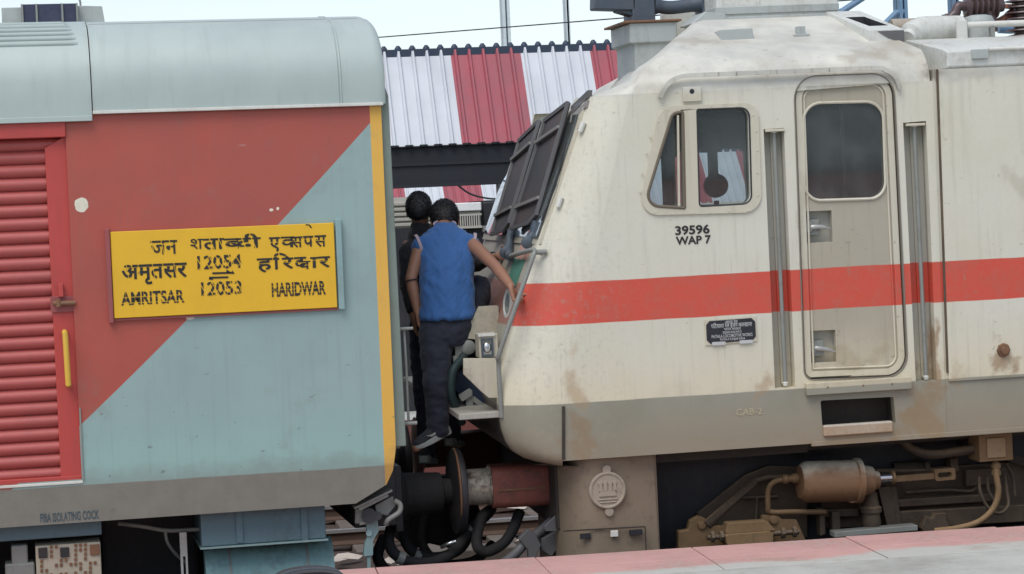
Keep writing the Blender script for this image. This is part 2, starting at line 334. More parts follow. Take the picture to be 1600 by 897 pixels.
# ------------------------------------------------------------------ mesh building
class MB:
    def __init__(s): s.v, s.f, s.fm, s.mi, s.xf = [], [], [], 0, None
    def add(s, vs, fs):
        o = len(s.v)
        s.v += [tuple(s.xf(Vector(v))) if s.xf else tuple(v) for v in vs]
        s.f += [[i+o for i in f] for f in fs]; s.fm += [s.mi]*len(fs); return s
    def box(s, x0, x1, y0, y1, z0, z1):
        v = [(x, y, z) for x in (x0, x1) for y in (y0, y1) for z in (z0, z1)]
        return s.add(v, [(0, 1, 3, 2), (4, 6, 7, 5), (0, 4, 5, 1), (2, 3, 7, 6), (0, 2, 6, 4), (1, 5, 7, 3)])
    def obox(s, p0, p1, w, h, up=(0, 0, 1)):           # bar of section w x h from p0 to p1
        p0, p1 = Vector(p0), Vector(p1); d = (p1-p0).normalized(); r = d.cross(Vector(up)).normalized(); u = r.cross(d)
        v = [p + r*(a*w/2) + u*(b*h/2) for p in (p0, p1) for a, b in ((-1, -1), (1, -1), (1, 1), (-1, 1))]
        return s.add(v, [(3, 2, 1, 0), (4, 5, 6, 7), (0, 1, 5, 4), (1, 2, 6, 5), (2, 3, 7, 6), (3, 0, 4, 7)])
    def prism(s, poly, y0, y1):                        # polygon in x,z extruded along y
        n = len(poly); v = [(x, y0, z) for x, z in poly] + [(x, y1, z) for x, z in poly]
        tris = [tuple(t) for t in tessellate_polygon([[Vector((x, z, 0)) for x, z in poly]])]
        return s.add(v, tris + [tuple(i+n for i in reversed(t)) for t in tris] + [(i, i+n, (i+1) % n+n, (i+1) % n) for i in range(n)])
    def plate(s, outer, holes, y0, y1, hole_depth=None):   # sheet with openings; openings get reveals
        loops = [outer]+holes; vec = [[Vector((x, z, 0)) for x, z in l] for l in loops]
        tris = [tuple(t) for t in tessellate_polygon(vec)]
        flat = [p for l in loops for p in l]; n = len(flat)
        s.add([(x, y0, z) for x, z in flat], tris)
        o = 0
        for k, l in enumerate(loops):
            m = len(l); d = y1 if (k == 0 or hole_depth is None) else hole_depth
            s.add([(x, y0, z) for x, z in l]+[(x, d, z) for x, z in l], [(i, i+m, (i+1) % m+m, (i+1) % m) for i in range(m)])
        return s
    def pocket(s, poly, y0, y1):                       # recess: walls and a back
        n = len(poly); v = [(x, y0, z) for x, z in poly]+[(x, y1, z) for x, z in poly]
        tris = [tuple(i+n for i in t) for t in tessellate_polygon([[Vector((x, z, 0)) for x, z in poly]])]
        return s.add(v, tris+[(i, i+n, (i+1) % n+n, (i+1) % n) for i in range(n)])
    def tube(s, pts, r, n=10, caps=True, smooth=0):
        pts = [Vector(p) for p in pts]
        if smooth: pts = crom(pts, smooth)
        rs = r if isinstance(r, (list, tuple)) else [r]*len(pts)
        if len(rs) != len(pts): rs = [rs[min(len(rs)-1, int(i*(len(rs)-1)/max(1, len(pts)-1)+.5))] for i in range(len(pts))]
        prev = None; v = []
        for i, p in enumerate(pts):
            d = (pts[min(i+1, len(pts)-1)]-pts[max(i-1, 0)]).normalized()
            if prev is None:
                a = Vector((0, 0, 1)) if abs(d.z) < .9 else Vector((1, 0, 0)); u = d.cross(a).normalized()
            else: u = (prev - d*prev.dot(d)).normalized()
            prev = u; w = d.cross(u)
            v += [p + (u*math.cos(t)+w*math.sin(t))*rs[i] for t in [2*math.pi*k/n for k in range(n)]]
        m = len(pts)
        f = [(i*n+k, i*n+(k+1) % n, (i+1)*n+(k+1) % n, (i+1)*n+k) for i in range(m-1) for k in range(n)]
        if caps: f += [tuple(reversed(range(n))), tuple(range((m-1)*n, m*n))]
        return s.add(v, f)
    def lathe(s, p0, d, prof, n=28, ex=1.0):           # profile (distance along d, radius)
        p0, d = Vector(p0), Vector(d).normalized()
        a = Vector((0, 0, 1)) if abs(d.z) < .9 else Vector((1, 0, 0)); u = d.cross(a).normalized(); w = d.cross(u)
        v = []
        for t, r in prof: v += [p0 + d*t + (u*math.cos(k)*ex + w*math.sin(k))*r for k in [2*math.pi*i/n for i in range(n)]]
        m = len(prof); f = [(i*n+k, i*n+(k+1) % n, (i+1)*n+(k+1) % n, (i+1)*n+k) for i in range(m-1) for k in range(n)]
        f += [tuple(reversed(range(n))), tuple(range((m-1)*n, m*n))]
        return s.add(v, f)
    def ball(s, c, rx, ry=None, rz=None, rot=None, n=18):
        ry = ry or rx; rz = rz or rx; c = Vector(c); v, f = [], []; m = n//2
        for i in range(m+1):
            t = math.pi*i/m
            for k in range(n):
                q = 2*math.pi*k/n; p = Vector((rx*math.sin(t)*math.cos(q), ry*math.sin(t)*math.sin(q), rz*math.cos(t)))
                v.append(c + (rot @ p if rot else p))
        for i in range(m):
            for k in range(n): f.append((i*n+k, (i+1)*n+k, (i+1)*n+(k+1) % n, i*n+(k+1) % n))
        return s.add(v, f)
    def grid(s, rows):                                  # rows of equal length -> quads
        m, n = len(rows), len(rows[0])
        return s.add([p for r in rows for p in r], [(i*n+k, i*n+k+1, (i+1)*n+k+1, (i+1)*n+k) for i in range(m-1) for k in range(n-1)])
    def loft(s, rings, caps=True):                      # closed rings of equal length
        m, n = len(rings), len(rings[0])
        f = [(i*n+k, i*n+(k+1) % n, (i+1)*n+(k+1) % n, (i+1)*n+k) for i in range(m-1) for k in range(n)]
        if caps: f += [tuple(reversed(range(n))), tuple(range((m-1)*n, m*n))]
        return s.add([p for r in rings for p in r], f)
    def build(s, name, mat, parent=None, bevel=0.0, seg=2, smooth=38, off=None, remesh=0.0, relax=0, merge=False):
        me = bpy.data.meshes.new(name)
        v = [(a-off[0], b-off[1], c-off[2]) for a, b, c in s.v] if off is not None else s.v
        me.from_pydata(v, [], s.f)
        mats = mat if isinstance(mat, list) else [mat]
        for m in mats: me.materials.append(m)
        bm = bmesh.new(); bm.from_mesh(me)
        for i, f in enumerate(bm.faces): f.material_index = s.fm[i]
        bmesh.ops.remove_doubles(bm, verts=bm.verts, dist=1e-5)
        if not merge: bmesh.ops.dissolve_degenerate(bm, edges=bm.edges, dist=1e-6)
        bmesh.ops.recalc_face_normals(bm, faces=bm.faces)
        bm.to_mesh(me); bm.free()
        o = bpy.data.objects.new(name, me); C.objects.link(o)
        if parent: o.parent = parent
        if remesh:
            md = o.modifiers.new('remesh', 'REMESH'); md.mode = 'VOXEL'; md.voxel_size = remesh
            if relax: sm = o.modifiers.new('smooth', 'SMOOTH'); sm.iterations = relax; sm.factor = .5
            dg = bpy.context.evaluated_depsgraph_get(); dg.update()
            nm = bpy.data.meshes.new_from_object(o.evaluated_get(dg)); o.modifiers.clear(); o.data = nm; me = nm
            me.shade_smooth(); return o
        me.shade_smooth()
        if smooth < 180: me.set_sharp_from_angle(angle=R(smooth))
        if bevel:
            b = o.modifiers.new('bevel', 'BEVEL'); b.width = bevel; b.segments = seg; b.limit_method = 'ANGLE'; b.angle_limit = R(40); b.harden_normals = True
        return o

def crom(p, k=6):
    q = [p[0]*2-p[1]]+list(p)+[p[-1]*2-p[-2]]; out = []
    for i in range(1, len(q)-2):
        for j in range(k):
            t = j/k; a, b, c, d = q[i-1:i+3]
            out.append(.5*((2*b)+(c-a)*t+(2*a-5*b+4*c-d)*t*t+(3*b-a-3*c+d)*t**3))
    out.append(q[-2]); return out
def rpoly(pts, r, n=6):                                 # polygon with rounded corners (one radius, or one per corner)
    out = []; N = len(pts); rr = r if isinstance(r, (list, tuple)) else [r]*N
    for i in range(N):
        p = Vector(pts[i]); a = (Vector(pts[i-1])-p); b = (Vector(pts[(i+1) % N])-p); la, lb = a.length, b.length
        a.normalize(); b.normalize(); q = rr[i]
        if q <= 0: out.append(tuple(p)); continue
        ang = a.angle(b); t = min(q/math.tan(ang/2), la*.49, lb*.49); q = t*math.tan(ang/2)
        c = p + (a+b).normalized()*(q/math.sin(ang/2)); s0 = p+a*t-c; s1 = p+b*t-c
        tot = s0.angle(s1)
        for k in range(n+1):
            f = k/n; v = (s0*math.sin((1-f)*tot)+s1*math.sin(f*tot))/math.sin(tot) if tot > 1e-4 else s0; out.append(tuple(c+v))
    return out
def rect(x0, x1, z0, z1): return [(x0, z0), (x1, z0), (x1, z1), (x0, z1)]
def grow(poly, d):                                      # offset outwards along corner normals
    out = []; N = len(poly); area = sum(poly[i-1][0]*poly[i][1]-poly[i][0]*poly[i-1][1] for i in range(N)); sg = 1 if area > 0 else -1
    for i in range(N):
        a, p, b = Vector(poly[i-1]), Vector(poly[i]), Vector(poly[(i+1) % N])
        e1 = (p-a); e2 = (b-p)
        n1 = Vector((e1.y, -e1.x)); n2 = Vector((e2.y, -e2.x))
        nn = ((n1.normalized() if n1.length > 1e-9 else Vector((0, 0))) + (n2.normalized() if n2.length > 1e-9 else Vector((0, 0))))
        if nn.length < 1e-6: out.append(tuple(p)); continue
        nn.normalize(); out.append(tuple(p+nn*d*sg))
    return out

def empty(name, label, cat, loc=(0, 0, 0), rot=None, group=None):
    o = bpy.data.objects.new(name, None); C.objects.link(o); o.location = loc
    if rot is not None: o.rotation_euler = rot.to_euler()
    o['label'] = label; o['category'] = cat
    if group: o['group'] = group
    o.empty_display_size = .1; return o
def tag(o, label, cat, group=None):
    o['label'] = label; o['category'] = cat
    if group: o['group'] = group
    return o
def struct(o): o['kind'] = 'structure'; return o

# ------------------------------------------------------------------ lettering
def glyphs(text, bold=0.0):
    c = bpy.data.curves.new('lettering', 'FONT'); c.body = text; c.offset = bold; c.resolution_u = 3
    o = bpy.data.objects.new('lettering', c); C.objects.link(o); dg = bpy.context.evaluated_depsgraph_get(); dg.update()
    me = bpy.data.meshes.new_from_object(o.evaluated_get(dg)); bpy.data.objects.remove(o); bpy.data.curves.remove(c)
    return me
def letter(mb, text, x0, x1, zb, zh, y, head=None, bold=0.0, cuts=(), slant=0.0, clip=None, shift=(0, 0)):
    """text set between x0 and x1, base line zb, height zh for glyph height `head`; cuts are stencil gaps (normal, offset, width)."""
    me = glyphs(text, bold); bm = bmesh.new(); bm.from_mesh(me); bpy.data.meshes.remove(me)
    for nrm, offs, w in cuts:
        for off in offs:
            n = Vector((nrm[0], nrm[1], 0)).normalized()
            for d in (off-w/2, off+w/2):
                bmesh.ops.bisect_plane(bm, geom=bm.verts[:]+bm.edges[:]+bm.faces[:], plane_co=n*d, plane_no=n)
            bmesh.ops.delete(bm, geom=[f for f in bm.faces if off-w/2 < f.calc_center_median().dot(n) < off+w/2], context='FACES')
    if clip:
        bmesh.ops.bisect_plane(bm, geom=bm.verts[:]+bm.edges[:]+bm.faces[:], plane_co=(clip, 0, 0), plane_no=(1, 0, 0), clear_outer=True)
    xs = [v.co.x for v in bm.verts]; ys = [v.co.y for v in bm.verts]; a, b = min(xs), max(xs); h = head or max(ys)
    sx = (x1-x0)/(b-a); sz = (zh-zb)/h
    vs = [(x0+(v.co.x-a)*sx+v.co.y*slant*sz, y, zb+v.co.y*sz) for v in bm.verts]
    bm.verts.index_update(); mb.add(vs, [[v.index for v in f.verts] for f in bm.faces]); bm.free()
    return mb
def stroke(mb, pts, y, w):                              # flat painted stroke through x,z points
    for (a, b) in zip(pts, pts[1:]):
        a, b = Vector(a), Vector(b); d = (b-a).normalized(); n = Vector((-d.y, d.x))*w/2
        mb.add([(p.x, y, p.y) for p in (a-n, b-n, b+n, a+n)], [(0, 1, 2, 3)])

# ================================================================== ground, tracks and platforms
pe0, pe1 = Vector((1.324, -.184)), Vector((5.166, -.313)); pdv = (pe1-pe0).normalized(); pn = Vector((pdv.y, -pdv.x))   # edge direction, and towards the camera
PZ = 0.80
def pp(s, t, z): q = pe0+pdv*s+pn*t; return (q.x, q.y, z)
o = struct(MB().add([(-400, -200, -.22), (400, -200, -.22), (400, 900, -.22), (-400, 900, -.22)], [(0, 1, 2, 3)]).build('ground', M['ballast']))
mb = MB()                                                # ballast bed under the tracks, uneven
NX, NY = 130, 44; rows = []
for j in range(NY+1):
    y = -0.3+9.75*j/NY; row = []
    for i in range(NX+1):
        x = -9+22*i/NX; row.append((x, y, -.19+.09*mnoise.noise((x*3, y*3, 0))*.6+.05*mnoise.noise((x*9, y*9, 4))))
    rows.append(row)
struct(mb.grid(rows).build('ballast_bed', M['ballast'], smooth=20))
mb = MB(); a = [pp(-40, 0.005, PZ-.02), pp(40, .005, PZ-.02), pp(40, .15, -.25), pp(-40, .15, -.25)]
mb.add([pp(-40, .02, PZ-.13), pp(40, .02, PZ-.13), pp(40, .12, -.25), pp(-40, .12, -.25)], [(0, 1, 2, 3)])
mb.add([pp(-40, .84, PZ), pp(40, .84, PZ), pp(40, 12.6, PZ), pp(-40, 12.6, PZ)], [(0, 1, 2, 3)])
struct(mb.build('platform', M['concrete']))
mb = MB(); s = -14.0                                      # painted coping slabs with open joints
random.seed(3)
while s < 14:
    w = .93; g = .003; dz = random.uniform(-.004, .004); dt = random.uniform(-.008, .008)
    for t0, t1 in ((0, .42), (.424, .84)):
        q = [(s+g, t0+(dt if t0 == 0 else 0)), (s+w-g, t0+(dt if t0 == 0 else 0)), (s+w-g, t1), (s+g, t1)]
        v = [pp(a, b, PZ+.004+dz) for a, b in q]+[pp(a, b, PZ-.13) for a, b in q]
        mb.add(v, [(0, 1, 2, 3), (0, 4, 5, 1), (1, 5, 6, 2), (2, 6, 7, 3), (3, 7, 4, 0)])
    s += w
struct(mb.build('platform_edge', M['coping'], bevel=.004))
# far platform, its wall and the two tracks
mb = MB(); mb.mi = 0
mb.add([(-60, 9.6, .76), (90, 9.6, .76), (90, 24, .76), (-60, 24, .76)], [(0, 1, 2, 3)]); mb.mi = 1
mb.add([(-60, 9.6, .52), (90, 9.6, .52), (90, 9.6, .76), (-60, 9.6, .76)], [(0, 1, 2, 3)]); mb.mi = 2
mb.add([(-60, 9.65, -.3), (90, 9.65, -.3), (90, 9.65, .52), (-60, 9.65, .52)], [(0, 1, 2, 3)])
struct(mb.build('far_platform', [M['concrete'], M['maroon_wall'], M['maroon_wall']]))
def track(yc, ang=0.0, x0=-30, x1=60):
    for sgn in (-1, 1):
        y = yc+sgn*.87; prof = [(-.075, -.15), (.075, -.15), (.075, -.135), (.012, -.11), (.012, -.045), (.036, -.035), (.036, -.004), (.03, 0), (-.03, 0), (-.036, -.004), (-.036, -.035), (-.012, -.045), (-.012, -.11), (-.075, -.135)]
        m = MB(); n = len(prof)
        m.loft([[(x, y+a, b) for a, b in prof] for x in (x0, x1)])
        for k in range(len(m.f)):
            if k in (6, 7, 8, 9): m.fm[k] = 1
        struct(m.build('rail', [M['rail'], M['rail_top']]))
    m = MB(); x = -5.0
    while x < 12:
        m.box(x, x+.24, yc-1.37, yc+1.37, -.30, -.145+random.uniform(-.008, .008)); x += .62
    struct(m.build('sleeper_row', M['sleeper'], bevel=.015))
track(1.62); track(8.28)
mb = MB(); random.seed(11)
for k in range(46):                                       # loose litter lying in the ballast between the tracks
    x, y = random.uniform(1.2, 5), random.uniform(5.0, 9.0); a = random.uniform(0, 3); l = random.uniform(.03, .12); w = random.uniform(.02, .07); z = -.13
    dx, dy = math.cos(a), math.sin(a)
    mb.add([(x-dx*l-dy*w, y-dy*l+dx*w, z), (x+dx*l-dy*w, y+dy*l+dx*w, z+.01), (x+dx*l+dy*w, y+dy*l-dx*w, z+.03), (x-dx*l+dy*w, y-dy*l-dx*w, z+.015), (x, y, z+.05)], [(0, 1, 4), (1, 2, 4), (2, 3, 4), (3, 0, 4)])
o = mb.build('litter', M['litter']); o['kind'] = 'stuff'; tag(o, 'pale scraps of litter lying between the tracks', 'litter')
mb = MB().box(2.35, 3.1, 5.75, 6.05, -.2, -.02)
tag(mb.build('concrete_block', M['sleeper'], bevel=.02), 'pale concrete block lying on the ballast under the couplings', 'block')

# ================================================================== the coach
coach = empty('passenger_coach', 'red, teal and grey passenger coach with a yellow end stripe and destination board', 'train coach', OC, MC)
XL = -16.0                                               # far left end, outside the frame
xe = K(605.5, 400).x                                     # end of the side sheet
zE = 3.478                                               # eave
zs, zg = 1.158, 1.368                                    # bottom of the sole, bottom of the panel
b1 = K(556, 787); b2 = K(604, 757); b3 = K(614, 735); b4 = K(618, 705); b5 = K(626, 693)
dx0 = K(103.5, 215).x; dxr = K(128, 750).x; dz0 = K(115, 750).z; dz1 = K(103, 214).z
doorhole = [(-4.2, dz0), (dxr, dz0), (dxr, dz1), (-4.2, dz1)]
outer = [(XL, zs), (b1.x, zs), (b2.x, b2.z), (b3.x, b3.z), (b4.x, b4.z), (xe, b5.z), (xe, zE+.03), (XL, zE+.03)]
mb = MB().plate(outer, [doorhole], 0, .07)
mb.add([(xe, .07, zE+.03), (xe, .07, b5.z), (xe-.02, 3.2, b5.z), (xe-.02, 3.2, zE+.03)], [(0, 1, 2, 3)])
mb.box(XL, xe-.02, 3.17, 3.24, zs, zE+.03)
mb.add([(XL, .01, zs+.02), (b1.x, .01, zs+.02), (b1.x, 3.2, zs+.02), (XL, 3.2, zs+.02)], [(0, 1, 2, 3)])
mb.add([(b1.x, .06, zs+.02), (b4.x, .06, b4.z), (b4.x, 3.2, b4.z), (b1.x, 3.2, zs+.02)], [(0, 1, 2, 3)])
mb.add([(b4.x, .06, b4.z), (xe-.02, .06, b5.z+.02), (xe-.02, 3.2, b5.z+.02), (b4.x, 3.2, b4.z)], [(0, 1, 2, 3)])
body = mb.build('body_side', M['coach'], coach)
# roof: profile in y,z swept along x, rounded over at the end
prof = [(-.022, 3.478), (-.024, 3.60), (-.015, 3.70), (.02, 3.79), (.075, 3.87), (.155, 3.935), (.25, 3.978), (.34, 4.003), (.365, 4.008), (.38, 4.006), (.50, 4.030), (.62, 4.046), (.80, 4.055), (1.62, 4.058)]
prof = [(p.x, p.y) for p in crom([Vector((a, b, 0)) for a, b in prof], 2)]
prof = prof + [(3.24-a, b) for a, b in reversed(prof[:-1])]
def roof_ring(x, drop): return [(x, a+(drop*.25 if a < 1.62 else -drop*.25)*min(1, abs(a-1.62)), b-drop*max(0, (b-3.6)/.5)) for a, b in prof]
xr = K(600, 100).x; xj = K(141, 100).x
rows = [roof_ring(x, 0) for x in [xj+.002+(xr-.06-xj)*k/6 for k in range(7)]]
for k in range(1, 9):
    t = k/8*math.pi/2; rows.append(roof_ring(xr-.06+.06*math.sin(t), .085*(1-math.cos(t))))
mb = MB().grid(rows); n = len(prof)
mb.add(rows[-1], [tuple(range(n))])
mb.grid([[(x, y+.03, z) for x, y, z in rows[0]], rows[0]])
roof = mb.build('roof', M['roof'], coach, smooth=50)
for xw in (K(524, 60).x, K(528.5, 60).x):
    m = MB(); m.tube([(xw, a-.001, b+.0015) for a, b in prof[:27]], .005, 6); m.build('weld_seam', M['roof'], roof)
mb = MB().tube([(xj+.01, .37, 4.007), (xr-.09, .37, 4.007)], .006, 6); mb.build('roof_seam', M['grey_metal'], roof)
rows = [roof_ring(XL, 0), roof_ring(xj-.004, 0)]
rows = [[(x, y-.006 if y < 1.6 else y, z+.004 if z > 3.6 else z-.03) for x, y, z in r] for r in rows]
mb = MB().grid(rows)
r1 = mb.build('roof_section', M['roof'], coach, smooth=50)
for k in range(6):                                        # pressed ribs along the roof
    yy = [.072, .105, .145, .195, .26, .34][k]
    zt = next(b0+(b1_-b0)*(yy-a0)/(a1_-a0) for (a0, b0), (a1_, b1_) in zip(prof, prof[1:]) if a0 <= yy <= a1_)+.004
    xend = K(126, 60).x-.01*k
    m = MB().tube([(XL, yy, zt+.006), (xend-.05, yy, zt+.006), (xend-.02, yy+.004, zt), (xend, yy+.01, zt-.014)], [.015, .015, .012, .005], 12); m.build('roof_rib', M['roof'], r1, smooth=60)
mb = MB().obox((xj, -.03, zE-.002), (xr-.02, -.03, zE-.002), .02, .018)
mb.build('eave_strip', M['white_metal'], coach, bevel=.003)
mb = MB().obox((XL, -.032, zE-.034), (xj-.004, -.032, zE-.034), .02, .03)
mb.build('eave_strip', M['roof'], coach, bevel=.003)
# roof ventilator
vx0, vx1 = K(3, 25, 1.6).x, K(124, 25, 1.6).x; vz0, vz1 = 4.03, K(80, 17.5, 1.6).z
mb = MB().prism([(vx0, vz0), (K(163, 28, 1.6).x, vz0), (K(157, 19, 1.6).x, vz1-.005), (K(130, 18, 1.6).x, vz1), (vx0, vz1-.002)], 1.3, 2.1)
vent = mb.build('roof_ventilator', M['roof_grey'], coach, bevel=.01)
g0, g1 = K(33, 20, 1.29).x, K(122, 20, 1.29).x
mb = MB().box(g0, g1, 1.26, 2.0, vz0, vz1+.012)
gr = mb.build('grille', M['navy_grille'], vent, bevel=.004)
mb = MB()
for f in (0.02, .27, .72, .98): x = g0+(g1-g0)*f; mb.box(x-.006, x+.006, 1.245, 1.258, vz0, vz1+.012)
mb.box(g0, g1, 1.247, 1.257, vz0+.035, vz0+.047)
mb.build('grille_bar', M['grey_metal'], gr)
p = K(126, 13, 1.6); MB().tube([(p.x, 1.6, vz1-.01), (p.x, 1.6, vz1+.05), (p.x-.006, 1.6, vz1+.075)], .007).build('roof_knob', M['grey_metal'], coach)
# end post and gangway edge
px0 = xe+.002; px1 = K(618, 400, .05).x; e1 = K(604, 138, .05)
mb = MB().prism([(px0-.01, b5.z-.02), (px1+.012, b5.z-.02), (px1-.004, K(610, 150, .05).z), (e1.x-.015, e1.z+.02), (px0-.01, e1.z+.02)], .03, .12)
post = mb.build('end_post', M['post_green'], coach, bevel=.006)
mb = MB().box(px0-.1, px1-.01, .14, 3.1, 1.45, zE+.2)
mb.build('end_wall', M['grey_metal'], coach)
hx = K(633, 560, .10).x
mb = MB().tube([(hx-.05, .10, K(632, 512, .1).z), (hx, .10, K(632, 512, .1).z), (hx+.004, .10, K(635, 570, .1).z), (hx+.004, .10, K(636, 662, .1).z), (hx-.05, .10, K(636, 662, .1).z)], .008)
mb.tube([(hx-.08, .08, K(640, 513, .1).z), (hx+.05, .08, K(640, 513, .1).z)], .010)
mb.tube([(hx-.08, .08, K(640, 661, .1).z), (hx+.05, .08, K(640, 661, .1).z)], .012)
mb.build('end_handrail', M['grey_metal'], coach)
MB().box(hx-.03, hx-.012, .16, .20, 1.5, 2.35).build('end_conduit', M['grey_metal'], coach, bevel=.004)
# roller shutter
sh = empty_part = None
gx0 = K(71, 240).x; gx1 = K(92, 750).x
gx = (gx0+gx1)/2
z0 = dz0+.004; pitch = .0748; rows = []
zz = z0
prof_s = []
while zz < dz1+.05:
    for k in range(9):
        t = k/8; prof_s.append((zz+pitch*t*.93, .062-.024*math.sin(math.pi*min(1, t*1.02))**.8))
    prof_s.append((zz+pitch*.95, .070)); prof_s.append((zz+pitch*.985, .070)); zz += pitch
shutter = MB().grid([[(-4.3, y, z) for z, y in prof_s], [(dxr+.01, y, z) for z, y in prof_s]]).build('roller_shutter', M['red_slat'], coach, smooth=60)
mb = MB().prism([(gx0, dz0), (dxr+.002, dz0), (dxr+.002, dz1+.01), (gx0-.005, K(71, 232).z), (gx0-.003, K(71, 232).z-.01)], .022, .05)
guide = mb.build('door_guide', M['red_door'], coach, bevel=.004)
mb = MB().box(-4.3, dx0-.002, -.018, .05, K(50, 216).z, zE-.045)
mb.build('shutter_box', M['red_door'], coach, bevel=.006)
MB().box(-4.3, dxr, .012, .07, dz0-.004, dz0+.022).build('door_threshold', M['red_door'], coach, bevel=.003)
MB().box(-4.3, dxr+.006, -.006, .02, dz0-.022, dz0-.006).build('door_sill', M['white_metal'], coach, bevel=.003)
MB().box(dxr+.003, dxr+.012, -.008, .02, dz0, K(124, 637).z).build('door_edge_strip', M['grey_metal'], coach)
hp = [K(101, 518, 0), K(103, 560, 0), K(107, 602, 0)]
mb = MB(); a, b_ = K(101, 519), K(107, 601)
mb.tube([(a.x, .02, a.z), (a.x, -.05, a.z-.004), (a.x+.002, -.058, a.z-.03), (b_.x-.002, -.058, b_.z+.03), (b_.x, -.05, b_.z+.004), (b_.x, .02, b_.z)], .0165, smooth=4)
mb.build('door_handle', M['yellow'], coach)
x0_, x1_, z0_, z1_ = rectf(K, 79, 463, 116, 488)
mb = MB().box(x0_, x1_, .012, .022, z0_, z1_)
lk = mb.build('lock_plate', M['maroon_metal'], coach, bevel=.003)
a = K(83, 474); b_ = K(118, 474)
MB().tube([(a.x, -.012, a.z), (b_.x, -.012, b_.z+.003)], .014).tube([(a.x+.03, -.014, a.z-.02), (a.x+.03, -.014, a.z+.02)], .016).build('lock_bolt', M['rust'], lk)
x0_, x1_, z0_, z1_ = rectf(K, 91, 443, 99, 464)
MB().box(x0_, x1_, -.02, .022, z0_, z1_).build('lock_hasp', M['red_door'], lk, bevel=.004)
# destination board
bx0, bx1 = K(175, 430).x, K(524, 430).x; bz0, bz1 = K(350, 489).z, K(350, 355).z
board = MB().box(bx0, bx1, -.030, -.006, bz0, bz1).build('destination_board', M['yellow_board'], coach, bevel=.004)
MB().box(bx0-.03, bx0-.003, -.038, .004, bz0-.025, bz1+.02).build('board_channel', M['maroon_metal'], board, bevel=.004)
xa = K(525, 400).x
MB().box(xa, xa+.034, -.040, .004, bz0-.012, bz1+.02).build('board_channel', M['teal_metal'], board, bevel=.004)
MB().box(bx0-.002, bx1+.004, -.020, .002, bz0-.014, bz0-.003).build('board_rail', M['maroon_metal'], board)
def bl(text, px0, px1, py_head, py_base, head, cuts=(), bold=.012, clip=None, mbx=None, slant=0.0, y=-.0325):
    m = mbx or MB(); a = K((px0+px1)/2, py_head); b = K((px0+px1)/2, py_base)
    return letter(m, text, K(px0, py_base).x, K(px1, py_base).x, b.z, a.z, y, head, bold, cuts, slant, clip)
DV = .622
vc = ((1, 0), [x*.29+.1 for x in range(-1, 20)], .035)
hd = [((0, 1), [.34], .045)]
def word(*parts):
    m = MB()
    for p in parts: bl(*p, mbx=m)
    return m.build('lettering', M['black_paint'], board)
word(('जन', 235, 277, 376, 397, DV, [((1, .2), [.16, .64, 1.04], .04), ((0, 1), [.47], .05)], .010))
word(('श', 297, 317, 373.5, 389, DV, [((0, 1), [.30], .03)], .006), ('ता', 317, 350, 373, 389, DV, [((1, .3), [.42, .78], .04)], .022), ('ब', 349, 372, 373, 388, DV, [((0, 1), [.35], .04)], .022, .40), ('दी', 368, 407, 372, 387, DV, [((1, .2), [.3, .62], .035)], .022))
o = word(('ए', 420, 437, 371, 388, DV, hd, .018), ('क', 438, 459, 370, 386, DV, [((0, 1), [.33], .05)], .016, .52), ('स', 455, 472, 370, 386, DV, hd, .018), ('प', 473, 489, 369, 385, DV, [((0, 1), [.45], .04)], .018), ('े', 477, 487, 363.5, 369.5, .28, (), .004), ('स', 491, 509, 368, 385, DV, hd, .018))
word(('अमृतसर', 190, 292, 413, 434, DV, [((1, .15), [.32, .86, 1.52, 2.0, 2.52], .035), ((0, 1), [.52], .025)], .022))
word(('ह', 401, 425, 404, 421, DV, hd, .022), ('ि', 426, 452, 403, 420, DV, [((1, .1), [.35], .05), ((0, 1), [.72], .03)], .020), ('र', 440, 458, 403, 419, DV, [((0, 1), [.36], .04)], .022), ('द', 459, 478, 402, 418, DV, hd, .022), ('व', 466, 484, 408, 420, DV, [((0, 1), [.3], .05)], .012), ('ा', 484, 497, 402, 418, DV, [((0, 1), [.45], .05)], .018), ('र', 497, 515, 401, 417, DV, [((0, 1), [.36], .04)], .022))
m = MB(); stroke(m, [(K(479, 382).x, K(479, 382).z), (K(486, 377).x, K(486, 377).z)], -.0327, .009); m.build('letter_stroke', M['black_paint'], board)
for t, a, b_, c_, d_ in (('12054', 308, 377, 399, 419), ('12053', 314, 377, 440, 460)):
    bl(t, a, b_, c_, d_, .69, [((1, .55), [x*.30+.42 for x in range(0, 12)], .05), ((1, -.8), [x*.52+.2 for x in range(0, 6)], .045)], .020, None).build('lettering', M['black_paint'], board)
mb = MB()
for pts, w in (([(331, 427), (362, 426)], .011), ([(326, 434), (356, 433)], .011)):
    stroke(mb, K2(pts), -.0325, w)
for tri in ([(362, 422), (362, 428), (366, 427.5)], [(326, 432), (326, 437), (333, 437)], [(353, 421), (363, 427), (353, 427)]):
    mb.add([(x, -.0325, z) for x, z in K2(tri)], [(0, 1, 2)])
mb.build('arrow_marks', M['black_paint'], board)
bl('AMRITSAR', 189, 288, 455, 474, .69, [((0, 1), [.09, .42], .05), ((1, .0), [x*.66+.33 for x in range(0, 9)], .03)], .024).build('lettering', M['black_paint'], board)
bl('HARIDWAR', 424, 508, 441, 461, .69, [((0, 1), [.14, .34, .55], .035), ((1, .0), [x*.63+.33 for x in range(0, 9)], .03)], .03).build('lettering', M['black_paint'], board)
bl('FIBA ISOLATING COCK', 63, 155, 800, 813, .69, [((0, 1), [.25], .04)], .02, y=-.003).build('lettering', M['blue_paint'], coach)
